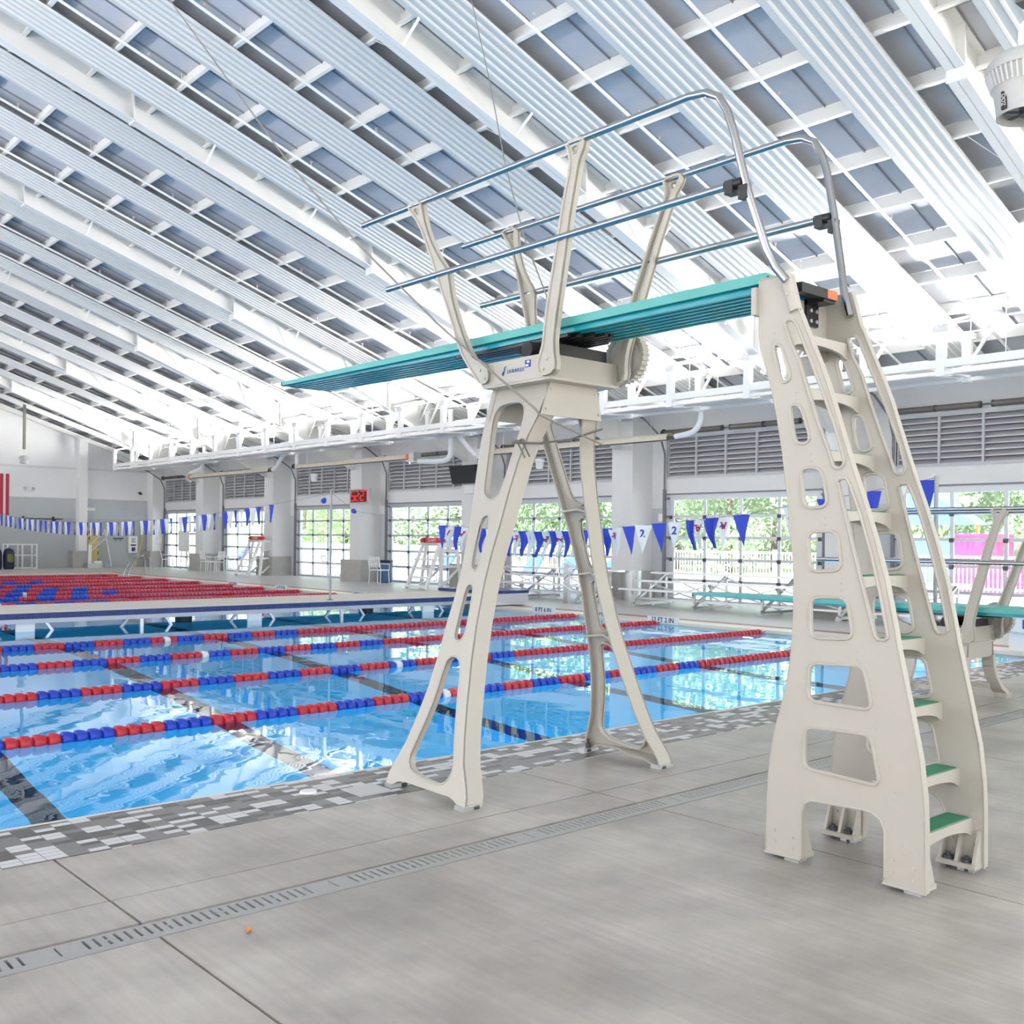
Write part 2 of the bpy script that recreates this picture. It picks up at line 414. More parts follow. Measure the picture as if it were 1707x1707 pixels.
# unseen fill lights added to brighten the water, on the near and window-side walls
for i in range(11):
    p, d = ((-6.5+2.75*i, PY0+.03, -1.0), V((0, 1, -.25))) if i < 8 else ((PX1-.03, 8.2+2.9*(i-8), -1.0), V((-1, 0, -.25)))
    l = thing('pool_fill_light', p, 'round unseen fill light added underwater on the %s pool wall, %s along' % (('near', ORD[i]) if i < 8 else ('window side', ORD[i-8])), 'fill light', 'fill lights added under the water')
    MB().lathe([(0, 0), (.16, 0), (.16, .015), (.12, .02), (0, .02)], p, 20, 0, V((d.x, d.y, 0))).build('bezel', 'steel', l)
    ld = bpy.data.lights.new('underwater', 'AREA'); ld.shape = 'DISK'; ld.size = .22; ld.energy = PLE; ld.color = (.75, .92, 1); lo = bpy.data.objects.new('underwater', ld); COL.objects.link(lo)
    lo.location = V(p)+d*.04; lo.rotation_euler = d.to_track_quat('-Z', 'Z').to_euler()

# drain channel: one grate, slotted frames in a row
def drain():
    t = thing('floor_drain', (4.745, 4.1, 0), 'long slotted grey drain grate set across the near deck', 'drain')
    MB().box((-6, 4.0, -.028), (WX, 4.19, -.024)).build('channel', 'deck_base', t, 0)
    mb = MB(); mb.box((-6, 4.002, -.02), (WX, 4.045, .002)); mb.box((-6, 4.145, -.02), (WX, 4.166, .002))
    L = 1.22; x = 1.33-6*L
    while x < 20.5:
        mb.box((x+.004, 4.045, -.018), (x+.1, 4.145, .002)); mb.box((x+L-.1, 4.045, -.018), (x+L-.004, 4.145, .002))
        n = 25; w = (L-.2)/n
        for i in range(n):
            a = x+.1+i*w; mb.box((a+.013, 4.045, -.018), (a+w, 4.145, .002))
            if i % 6 == 2: mb.box((a, 4.088, -.018), (a+.013, 4.102, .002))
        x += L
    mb.build('grate', 'drain_metal', t, 0)
drain()
def lid(name, pts, label):
    t = thing(name, (pts[0][0], pts[0][1], 0), label, 'deck lid')
    MB().prism([V((x, y, .001)) for x, y in pts], (0, 0, .005)).build('frame', 'wall_grey', t, 0)
    c = V((sum(p[0] for p in pts)/len(pts), sum(p[1] for p in pts)/len(pts), 0))
    MB().prism([V((x, y, .002))*.86+V((c.x, c.y, .003))*.14+V((0, 0, .001)) for x, y in pts], (0, 0, .005)).build('cover', 'deck_far', t, 0)
lid('skimmer_lid', [(3.53, 5.36), (3.77, 5.36), (3.77, 5.6), (3.53, 5.6)], 'square white skimmer lid set in the tile border beside the diving stand')
t = MB().lathe([(0, .002), (.055, .002), (.05, .014), (0, .016)], (3.335, 5.66, 0), 20).build('deck_cap', 'white_paint'); tag(t, 'small round white cap in the tile border near the water', 'deck cap')
t = MB().add([(1.965, 3.80, .004), (1.985, 3.80, .012), (1.998, 3.822, .008), (1.99, 3.845, .016), (1.975, 3.83, .004)], [(0, 1, 2), (0, 2, 4), (2, 3, 4)]).build('fallen_leaf', 'leaf_orange', smooth=0); tag(t, 'tiny orange leaf lying on the grey concrete past the drain', 'leaf')

# depth markers on the gutter face
def marker(txt, y, w, z=.012):
    t = thing('depth_marker', (PX1-.004, y, -.02), 'white depth marker tile reading %s on the gutter edge' % txt, 'depth marker', 'depth markers along the window side of the pool')
    MB().box((PX1-.006, y-w/2, -.035), (PX1+.03, y+w/2, .10)).build('tile', 'float_white', t, 0)
    text_mb(txt, (PX1-.008, y, .035), (0, -1, 0), (0, 0, 1), .13, .003, .002).build('lettering', 'ink', t, 0)
for txt, y, w in (('12 FT 2 IN', 13.15, .78), ('10 FT 6 IN', 14.75, .78), ('8 FT 6 IN', 16.55, .72), ('7 FT 0 IN', 23.9, .7), ('6 FT 9 IN', 28.2, .7), ('6 FT 6 IN', 31.4, .7)): marker(txt, y, w)

# ------------------------------------------------------------------ bulkhead
def bulkhead():
    t = thing('pool_bulkhead', (4, 19.3, WZ), 'long movable bulkhead with beige walkway and dark blue tile edge across the pool', 'bulkhead')
    X0, X1, Y0, Y1 = PX0+.02, PX1-.02, 18.3, 20.4
    MB().box((X0, Y0-.01, .268), (X1, Y1+.01, .28)).build('walkway', 'beige_bulk', t, 0)
    MB().box((X0, Y0, .17), (X1, Y0+.05, .268)).build('tile_band', 'bulk_tile', t, 0); MB().box((X0, Y1-.05, .17), (X1, Y1, .268)).build('tile_band', 'bulk_tile', t, 0)
    MB().box((X0, Y0-.012, .098), (X1, Y0+.12, .17)).build('edge_beam', 'frame_alu', t, 0); MB().box((X0, Y1-.12, .098), (X1, Y1+.01, .17)).build('edge_beam', 'frame_alu', t, 0)
    MB().box((X0, Y0+.14, .15), (X1, Y1-.14, .26)).build('deck_frame', 'dark', t, 0)
    x = X0+.6; k = 0
    while x < X1-.6:
        if k % 2 == 0: MB().box((x, Y0+.01, -.9), (x+.3, Y0+.05, .098)).build('float_post', 'white_paint', t, 0)
        else: MB().box((x, Y0+.02, -.9), (x+.06, Y0+.08, .098)).build('post', 'alu', t, 0)
        MB().bar((x+.5, Y0+.1, .1), (x+.95, Y0+.1, -.5), .045, .045).build('strut', 'alu', t, 0); MB().bar((x+1.9, Y0+.1, .1), (x+1.4, Y0+.1, -.5), .045, .045).build('strut', 'frame_alu', t, 0)
        if k % 2: MB().cyl((x+1.2, Y0+.9, -.5), (x+1.2, Y0+.9, .16), .16, n=12).build('buoyancy_drum', 'dark', t)
        x += 2.1; k += 1
    MB().box((X0, Y0+.02, -.96), (X1, Y0+.1, -.9)).build('lower_rail', 'alu', t, 0)
bulkhead()
t = thing('bulkhead_end_block', (16.1, 18.4, .03), 'white tiled block with blue top band at the window end of the bulkhead', 'end block')
MB().box((15.58, 18.3, .035), (16.75, 20.3, .30)).build('body', 'block_tile', t, 0)
MB().box((15.57, 18.29, .30), (16.76, 20.31, .37)).build('top_band', 'bulk_tile', t, 0)

# ------------------------------------------------------------------ lane ropes
FL = .105
def float_prof(r): return [(0, -.051), (r*.75, -.051), (r*.96, -.045), (r, -.034), (r*.98, -.005), (r*.88, .022), (r*.74, .042), (r*.6, .05), (0, .05)]
def float_mesh(mat, r=.066, n=16): return MB().lathe(float_prof(r), (0, 0, 0), n, 0, V((1, 0, 0))).mesh('float', mat)
FM = {c: float_mesh('float_'+c) for c in ('red', 'blue', 'white')}
def fcolor(x, xred, xphase, xw):
    if abs(x-xw) < FL*.5: return 'white'
    if x > xred: return 'red'
    return 'blue' if math.floor((x-xphase)/(4*FL)+1e-6) % 2 == 0 else 'red'
def lane_rope(y, xred, xw, lo, label):
    z = -.025; t = thing('lane_rope', (PX1-.1, y, z), label, 'lane rope', 'lane ropes in the near part of the pool')
    MB().tube([(PX0+.1, y, z), (PX1-.02, y, z)], .006, 6).build('cable', 'steel', t)
    MB().tube([(PX1-.14, y, z), (PX1-.1, y, z), (PX1-.02, y, z+.02)], [.03, .012, .008], 8).build('tensioner', 'float_red', t)
    xs = []; x = PX1-.2
    while x > PX0+.3: xs.append(x); x -= FL
    part = [x for x in xs if x >= lo][:300]
    part = sorted(part, key=lambda a: a)[:100]
    ps = set(part)
    for x in part:
        o = bpy.data.objects.new('float', FM[fcolor(x, xred, xred, xw)]); COL.objects.link(o); o.parent = t; o.location = V((x, y, z))-t.location
    mb = MB(); mm = {'red': 0, 'blue': 1, 'white': 2}
    for x in xs:
        if x not in ps: mb.lathe(float_prof(.066), (x, y, z), 12, mm[fcolor(x, xred, xred, xw)], V((1, 0, 0)))
    o = mb.build('float_string', ['float_red', 'float_blue', 'float_white'], t); o['kind'] = 'stuff'
LR = [(8.45, 11.18, 6.55, 1.9, 'nearest red and blue lane rope floating on the water, close to the tile border'),
      (10.77, 9.98, 7.6, 2.6, 'second lane rope out from the near deck, red and blue floats'),
      (13.2, 9.45, 6.2, 3.3, 'third lane rope out from the near deck, red and blue floats'),
      (15.42, 9.3, 6.6, 3.9, 'farthest lane rope before the bulkhead, red and blue floats')]
for a in LR: lane_rope(*a)
FARY = [24.9, 26.95, 29.15, 31.2, 33.7, 36.3, 38.7, 41.1]
for i, y in enumerate(FARY):
    mb = MB(); x = PX1-.15; xr = [9.6, 9.8, 11.4, 11.3, 10.5, 11.6, 10.9, 11.2][i]
    while x > PX0+3:
        c = fcolor(x, xr, xr, xr-2.9); mb.lathe([(0, -.05), (.06, -.05), (.066, -.03), (.05, .045), (0, .05)], (x, y, -.02), 8, {'red': 0, 'blue': 1, 'white': 2}[c], V((1, 0, 0))); x -= FL
    mb.tube([(PX0+.2, y, -.02), (PX1, y, -.02)], .006, 5, 0)
    o = mb.build('lane_rope', ['float_red', 'float_blue', 'float_white'], loc=(PX1, y, -.02))
    tag(o, 'red and blue lane rope beyond the bulkhead, %s one counted from the bulkhead' % ORD[i], 'lane rope', 'lane ropes beyond the bulkhead')

# ------------------------------------------------------------------ diving board stand (upper works shared by the tall and the low board)
CX = 4.75
PA = [(6.000,3.961),(5.833,3.961),(5.828,3.867),(5.794,3.735),(5.706,3.564),(5.586,3.423),(5.581,3.351),(5.569,3.235),(5.499,3.026),(5.429,2.875),(5.366,2.796),(5.243,2.763),(5.225,2.70),(5.235,2.635),(5.310,2.624),(5.344,2.645),(5.422,2.743),(5.509,2.866),(5.585,3.086),(5.704,3.382),(5.783,3.598),(5.875,3.801),(5.964,3.898)]
PAH = [(5.940,3.915),(5.868,3.918),(5.872,3.848)]
PB = [(4.400,3.952),(4.247,3.958),(4.238,3.904),(4.300,3.824),(4.344,3.689),(4.393,3.554),(4.420,3.461),(4.434,3.398),(4.503,3.160),(4.582,2.902),(4.604,2.786),(4.590,2.66),(4.640,2.620),(4.74,2.62),(4.76,2.69),(4.720,2.765),(4.693,2.815),(4.665,2.949),(4.595,3.177),(4.524,3.374),(4.495,3.477),(4.431,3.661),(4.372,3.802),(4.371,3.867)]
PBH = [(4.355,3.915),(4.285,3.918),(4.326,3.860)]
def upper(t, dz, logo):
    O = V(t.location)
    def W(x, y, z): return V((O.x+x-CX, y, z+dz))
    def bx(name, mat, *bs):
        mb = MB()
        for a, b in bs: mb.box(W(*a), W(*b))
        return mb.build(name, mat, t, 0)
    # fulcrum housing: trough with side plates and end plates
    mb = MB()
    for s in (-1, 1):
        x0 = CX+s*.315; x1 = CX+s*.29
        mb.prism([W(x0, 4.66, 2.615), W(x0, 5.34, 2.615), W(x0, 5.30, 2.765), W(x0, 4.69, 2.765)], W(x1, 0, 0)-W(x0, 0, 0))
    mb.prism([W(CX-.30, 4.68, 2.615), W(CX+.30, 4.68, 2.615), W(CX+.30, 4.70, 2.765), W(CX-.30, 4.70, 2.765)], (0, .02, 0))
    mb.prism([W(CX-.30, 5.32, 2.615), W(CX+.30, 5.32, 2.615), W(CX+.30, 5.29, 2.765), W(CX-.30, 5.29, 2.765)], (0, -.02, 0))
    mb.box(W(CX-.31, 4.67, 2.60), W(CX+.31, 5.33, 2.618))
    mb.build('fulcrum_housing', 'cream', t, 30)
    for s in (-1, 1):
        def fn(u, v, d, s=s): return W(CX+s*(.33+.097*(v-2.62)+d), u, v)
        for c, h in ((PA, PAH), (PB, PBH)):
            cc = ccw(smoothc(c)); hh = ccw(smoothc(h))
            mb = MB().plate([cc, hh], fn, -.012, .006)
            mb.rim(cc, fn, -.045, .014, .016); mb.bead(hh, fn, .006, .006)
            p = mb.build('rail_post', 'cream', t, 35)
            for (u, v) in (((5.93, 3.94), (5.85, 3.94), (5.64, 3.42), (5.27, 2.66), (5.31, 2.72)) if c is PA else ((4.37, 3.935), (4.27, 3.938), (4.47, 3.42), (4.70, 2.66), (4.66, 2.72))):
                MB().cyl(fn(u, v, .006), fn(u, v, .017), .010, n=8).build('bolt', 'cream_edge', p)
    # hand rails
    for s in (-1, 1):
        e0 = 6.58 if s < 0 else 6.5
        pts = [W(CX+s*.45, e0, 3.945), W(CX+s*.45, 4.2, 3.945), W(CX+s*.448, 3.48, 3.945), W(CX+s*.447, 3.37, 3.93), W(CX+s*.445, 3.29, 3.885), W(CX+s*.44, 3.24, 3.80), W(CX+s*.435, 3.20, 3.68), W(CX+s*.41, 3.13, 3.37), W(CX+(s*.37 if s < 0 else .335), 3.04, 3.06), W(CX+(s*.345 if s < 0 else .29), 3.005, 2.97), W(CX+(s*.325 if s < 0 else .272), 2.955, 2.81 if s > 0 else 2.9)]
        MB().tube(pts, .0215, 12).build('top_rail', 'steel', t)
        low = MB().tube([W(CX+s*.415, e0-.28, 3.42), W(CX+s*.415, 3.17, 3.42)], .0215, 12).build('lower_rail', 'steel', t)
        MB().cyl(W(CX+s*.415, 3.26, 3.42), W(CX+s*.415, 3.155, 3.42), .028).box(W(CX+s*.415-.022, 3.12, 3.33), W(CX+s*.415+.022, 3.17, 3.40)).box(W(CX+s*.415-.03, 3.2, 3.37), W(CX+s*.415+.03, 3.25, 3.44)).build('rail_clamp', 'black', low, 30)
    # spring board, ribbed underneath, rising a little to the tip
    y0, y1, zt0, zt1 = 3.13, 8.15, 2.985, 2.957
    def zt(y): return zt0+(zt1-zt0)*(y-y0)/(y1-y0)
    def th(y): return .052 if y < 5.5 else .052-.02*(y-5.5)/(y1-5.5)
    b = MB(); ys = [y0, 4.5, 5.5, 6.8, y1]
    prof = []
    def ring(y):
        z = zt(y); k = th(y); return [W(CX-.254, y, z-k), W(CX-.254, y, z), W(CX+.254, y, z), W(CX+.254, y, z-k), W(CX+.236, y, z-k), W(CX+.236, y, z-.014), W(CX-.236, y, z-.014), W(CX-.236, y, z-k)]
    rs = [ring(y) for y in ys]
    for a, c in zip(rs, rs[1:]):
        vs = a+c; b.add(vs, [(i, (i+1) % 8, 8+(i+1) % 8, 8+i) for i in range(8)])
    b.add(rs[0], [(0, 1, 6, 7), (1, 2, 5, 6), (2, 3, 4, 5)]); b.add(rs[-1], [(0, 1, 6, 7), (1, 2, 5, 6), (2, 3, 4, 5)])
    board = b.build('springboard', 'teal', t, 20)
    b = MB()
    for k in range(7):
        x = CX-.2+k*.0667; w = .015
        for ya, yb in zip(ys, ys[1:]):
            za, zb = zt(ya), zt(yb); ha = .085 if ya < 5.4 else .085-.05*(ya-5.4)/(y1-5.4); hb = .085 if yb < 5.4 else .085-.05*(yb-5.4)/(y1-5.4)
            b.add([W(x-w, ya, za-.014), W(x+w, ya, za-.014), W(x+w, ya, za-ha), W(x-w, ya, za-ha), W(x-w, yb, zb-.014), W(x+w, yb, zb-.014), W(x+w, yb, zb-hb), W(x-w, yb, zb-hb)], [(0, 1, 2, 3), (7, 6, 5, 4), (1, 5, 6, 2), (2, 6, 7, 3), (3, 7, 4, 0)])
    b.build('rib', 'teal_rib', board, 0)
    b = MB()
    for k in range(8):
        x = CX-.19+k*.05+(.004); e = .06*abs(k-3.5)
        b.box(W(x-.016, 4.42+e, 2.872), W(x+.016, 5.5-.05*k+(.25 if k < 4 else 0), 2.898))
    b.build('fulcrum_pad', 'black', board, 0)
    MB().box(W(CX-.256, y1-.004, zt1-.036), W(CX+.256, y1+.012, zt1+.001)).build('tip_cap', 'dark', board, 0)
    # roller and its bearing trough
    MB().cyl(W(CX-.30, 4.90, 2.815), W(CX+.27, 4.90, 2.815), .052, n=28).build('fulcrum_roller', 'rubber', t)
    b = MB().box(W(CX-.26, 4.72, 2.66), W(CX+.28, 5.25, 2.73))
    for s in (-.22, .22):
        b.cyl(W(CX+s, 4.712, 2.75), W(CX+s, 4.7, 2.75), .012, n=8)
    b.box(W(CX-.26, 4.71, 2.75), W(CX+.24, 4.725, 2.84)); b.build('bearing_track', 'black', t, 0)
    # adjusting wheel with a toothed rim on the far side
    w = MB(); prof = [(.0, .0), (.11, .0), (.135, .012), (.145, .0), (.168, .0), (.168, .06), (.145, .06), (.13, .045), (.0, .045)]
    w.lathe(prof, W(CX+.40, 4.70, 2.825), 48, 0, V((1, 0, 0)))
    for k in range(32):
        a = 2*PI*k/32; w.tube([W(CX+.395, 4.70+.168*math.cos(a), 2.825+.168*math.sin(a)), W(CX+.465, 4.70+.168*math.cos(a), 2.825+.168*math.sin(a))], .0095, 6)
    w.build('adjusting_wheel', 'cream', t, 40)
    if logo:
        xx = CX-.318
        l = text_mb('DURAFLEX', W(xx, 4.985, 2.685), (0, -1, 0), (0, 0, 1), .034, .002).build('lettering', 'logo_blue', t, 0)
        b = MB().tube([W(xx, 5.10, 2.70), W(xx, 5.092, 2.72), W(xx, 5.075, 2.722)], .0025, 6).tube([W(xx, 5.09, 2.722), W(xx, 5.10, 2.685), W(xx, 5.108, 2.665), W(xx, 5.118, 2.672), W(xx, 5.108, 2.69), W(xx, 5.098, 2.69)], .0035, 6)
        b.build('emblem', 'logo_blue', t)
        MB().box(W(xx-.001, 4.845, 2.695), W(xx+.004, 4.895, 2.74)).build('sticker', 'mark_blue', t, 0)
        s_ = MB().box(W(xx-.003, 4.862, 2.70), W(xx, 4.89, 2.712)).box(W(xx-.003, 4.852, 2.72), W(xx, 4.875, 2.735)).build('sticker_print', 'float_white', t, 0)

FR_O = [(5.454,2.60),(5.364,2.392),(5.332,2.241),(5.310,2.079),(5.279,1.866),(5.249,1.683),(5.232,1.437),(5.233,1.222),(5.253,1.058),(5.263,0.870),(5.288,0.666),(5.332,0.479),(5.387,0.301),(5.451,0.170),(5.492,0.093),(5.500,0.03),(5.48,0.024),(5.434,0.024),(5.410,0.034),(5.378,0.052),(5.310,0.061),(5.153,0.059),(4.991,0.057),(4.855,0.056),(4.812,0.045),(4.772,0.026),(4.69,0.024),(4.694,0.03),(4.701,0.079),(4.726,0.131),(4.789,0.243),(4.833,0.378),(4.877,0.561),(4.933,0.839),(4.962,1.053),(4.978,1.320),(4.972,1.506),(4.956,1.657),(4.940,1.884),(4.915,2.099),(4.874,2.263),(4.814,2.403),(4.772,2.60)]
FR_O = [(5.335,2.60),(5.338,2.5),(5.338,2.392)]+FR_O[2:]
FR_H = [[(5.189,1.910),(5.155,1.870),(5.098,1.846),(5.051,1.855),(5.015,1.892),(4.989,2.013),(4.974,2.167),(4.948,2.320),(4.946,2.398),(4.963,2.452),(5.003,2.487),(5.056,2.500),(5.201,2.494),(5.249,2.457),(5.265,2.399),(5.252,2.303),(5.226,2.141),(5.206,2.016)],
 [(5.152,1.722),(5.104,1.754),(5.067,1.740),(5.045,1.655),(5.052,1.523),(5.060,1.417),(5.089,1.391),(5.129,1.408),(5.145,1.452),(5.152,1.554)],
 [(5.145,1.282),(5.114,1.309),(5.077,1.304),(5.063,1.274),(5.052,1.193),(5.044,1.072),(5.046,0.998),(5.072,0.954),(5.115,0.948),(5.149,0.972),(5.153,1.008),(5.151,1.133)],
 [(5.178,0.804),(5.150,0.842),(5.107,0.859),(5.052,0.846),(5.012,0.798),(4.983,0.649),(4.952,0.517),(4.914,0.366),(4.876,0.251),(4.872,0.189),(4.899,0.141),(4.951,0.104),(5.048,0.101),(5.175,0.114),(5.265,0.134),(5.304,0.163),(5.324,0.214),(5.298,0.290),(5.243,0.442),(5.202,0.599)]]
def tall_stand():
    t = thing('diving_stand', (CX, 5.0, 0), 'tall cream diving stand with teal springboard and steel hand rails at the pool edge', 'diving board')
    O = ccw(FR_O); Hs = [ccw(smoothc(h)) for h in FR_H]
    nn = V((1, 0, -.283)).normalized()
    for s in (-1, 1):
        def fn(u, v, d, s=s):
            return V((CX+s*(.95-.283*v-d), u, v-d*.27*.25))
        mb = MB().plate([O]+Hs, fn, 0, .014)
        mb.rim(O, fn, .002, lambda u, v: .135 if u < 4.995 else .135-.085*min(1, (u-4.995)/.16), .014)
        for i, h in enumerate(Hs): mb.rim(h, fn, .002, .05 if i in (0, 3) else .03, -.012); mb.bead(h, fn, 0, .006)
        leg = mb.build('side_frame', 'cream', t, 32)
        rb = MB()
        for z, ya, yb in ((1.79, 4.96, 5.26), (1.345, 4.99, 5.22), (.90, 4.95, 5.24)):
            a = [fn(ya, z, .012), fn(yb, z, .012), fn(yb, z, .12), fn((ya+yb)/2, z+.015, .06), fn(ya, z, .12)]
            rb.prism(a, (0, 0, .014))
        rb.build('stiffening_rib', 'cream', leg, 0)
        for y0, y1 in ((5.425, 5.495), (4.695, 4.775)):
            b = MB().box((CX+s*.955, y0, 0), (CX+s*.80, y1, .026)); b.build('foot_pad', 'galv', leg, 0)
            ym = (y0+y1)/2
            b = MB().cyl((CX+s*.875, ym, .026), (CX+s*.875, ym, .06), .022, n=6).cyl((CX+s*.875, ym, .06), (CX+s*.875, ym, .09), .01, n=8).box((CX+s*.85-.02, ym-.012, 0), (CX+s*.85+.02, y0-.004, .022))
            b.build('anchor_bolt', 'dark', leg, 30)
    for y, yb in ((4.78, 4.80), (5.30, 5.32)):
        h0, h1 = .95-.283*2.39, .95-.283*2.60
        d = .016 if y < 5 else -.016
        MB().prism([(CX-h0, y, 2.39), (CX+h0, y, 2.39), (CX+h1, y-.01, 2.60), (CX-h1, y-.01, 2.60)], (0, d, 0)).build('head_plate', 'cream', t, 0)
    b = MB()
    for x, z in ((-.2, 2.56), (.2, 2.56), (-.24, 2.43), (.24, 2.43)): MB().cyl((CX+x, 4.785, z), (CX+x, 4.768, z), .009, n=8).build('bolt', 'cream_edge', t)
    MB().box((CX-.20, 4.8, 2.585), (CX+.20, 5.3, 2.6)).build('head_deck', 'cream', t, 0)
    upper(t, 0, True)
tall_stand()
# low board at the right: same upper works on short curved legs
def low_stand():
    ox = 10.5; dz = -2.01
    t = thing('diving_stand', (ox, 5.0, 0), 'low cream diving stand with teal springboard standing behind the ladder', 'diving board')
    upper(t, dz, False)
    for s in (-1, 1):
        for y in (4.72, 5.28):
            e = -1 if y < 5 else 1
            pts = [(ox+s*.27, y, .46), (ox+s*.29, y, .34), (ox+s*.335, y+e*.01, .22), (ox+s*.42, y+e*.03, .10), (ox+s*.52, y+e*.05, .03)]
            mb = MB()
            for a, b in zip(pts, pts[1:]): mb.bar(a, b, .12, .05, up=(s, 0, .35))
            mb.box((ox+s*.49-.05, y+e*.05-.07, 0), (ox+s*.49+.07, y+e*.05+.07, .045)); mb.build('leg', 'cream', t, 30)
        MB().box((ox+s*.3-.02, 4.72, .1), (ox+s*.3+.02, 5.28, .15)).build('brace', 'cream', t, 0)
    for y, d in ((4.68, .02), (5.30, .02)):
        MB().prism([(ox-.30, y, .44), (ox+.30, y, .44), (ox+.28, y, .60), (ox-.28, y, .60)], (0, d, 0)).build('head_plate', 'cream', t, 0)
    for s in (-1, 1):
        MB().prism([(ox+s*.30, 4.68, .44), (ox+s*.30, 5.32, .44), (ox+s*.29, 5.32, .60), (ox+s*.29, 4.68, .60)], (-s*.02, 0, 0)).build('head_plate', 'cream', t, 0)
    # rear anchor frame carrying the butt end of the board
    MB().box((ox-.30, 3.05, 0), (ox-.25, 3.35, .88)).box((ox+.25, 3.05, 0), (ox+.30, 3.35, .88)).box((ox-.3, 3.15, .84), (ox+.3, 3.3, .9)).build('anchor_frame', 'cream', t, 0)
low_stand()

# ------------------------------------------------------------------ ladder of the tall board
LAD_O = [(3.079,.022),(3.068,0.04),(3.063,0.215),(3.059,0.371),(3.048,0.495),(3.019,0.655),(2.988,0.757),(2.958,0.871),(2.934,1.004),(2.923,1.135),(2.918,1.276),(2.918,1.440),(2.930,1.563),(2.944,1.675),(2.963,1.848),(2.992,2.052),(3.029,2.244),(3.067,2.400),(3.090,2.462),(3.112,2.531),(3.132,2.598),(3.137,2.654),(3.138,2.745),(3.141,2.935),(3.124,2.942),(3.023,2.942),(2.968,2.947),(2.959,2.931),(2.940,2.862),(2.917,2.773),(2.894,2.723),(2.872,2.670),(2.832,2.577),(2.779,2.456),(2.735,2.346),(2.658,2.113),(2.609,1.967),(2.545,1.794),(2.482,1.603),(2.427,1.410),(2.382,1.198),(2.365,1.109),(2.327,0.943),(2.294,0.797),(2.255,0.617),(2.233,0.435),(2.227,0.290),(2.225,.022),(2.436,.022),(2.423,0.05),(2.425,0.266),(2.447,0.312),(2.486,0.334),(2.530,0.341),(2.815,0.329),(2.851,0.306),(2.867,0.261),(2.868,0.04),(2.874,.022)]
SLOT_A = [(2.985,2.687),(2.982,2.705),(2.964,2.710),(2.937,2.705),(2.916,2.677),(2.871,2.574),(2.822,2.461),(2.782,2.364),(2.731,2.241),(2.681,2.107),(2.650,1.997),(2.650,1.974),(2.662,1.956),(2.691,1.953),(2.708,1.965),(2.738,2.052),(2.788,2.173),(2.854,2.354),(2.900,2.490),(2.955,2.602)]
SLOT_B = [(2.684,1.889),(2.671,1.902),(2.636,1.903),(2.615,1.867),(2.559,1.724),(2.504,1.547),(2.456,1.360),(2.419,1.182),(2.417,1.160),(2.432,1.147),(2.465,1.145),(2.480,1.163),(2.500,1.226),(2.556,1.421),(2.605,1.596),(2.654,1.782)]
WIN = [[(3.058,2.600),(3.005,2.593),(2.944,2.411),(3.003,2.393)],[(2.959,2.284),(2.890,2.280),(2.827,2.086),(2.922,2.083)],[(2.890,1.965),(2.770,1.962),(2.731,1.769),(2.866,1.764)],[(2.846,1.649),(2.681,1.653),(2.654,1.463),(2.830,1.452)],[(2.825,1.328),(2.627,1.335),(2.590,1.138),(2.823,1.128)],[(2.828,1.004),(2.536,1.018),(2.488,0.815),(2.835,0.817)],[(2.847,0.688),(2.496,0.699),(2.448,0.467),(2.855,0.483)]]
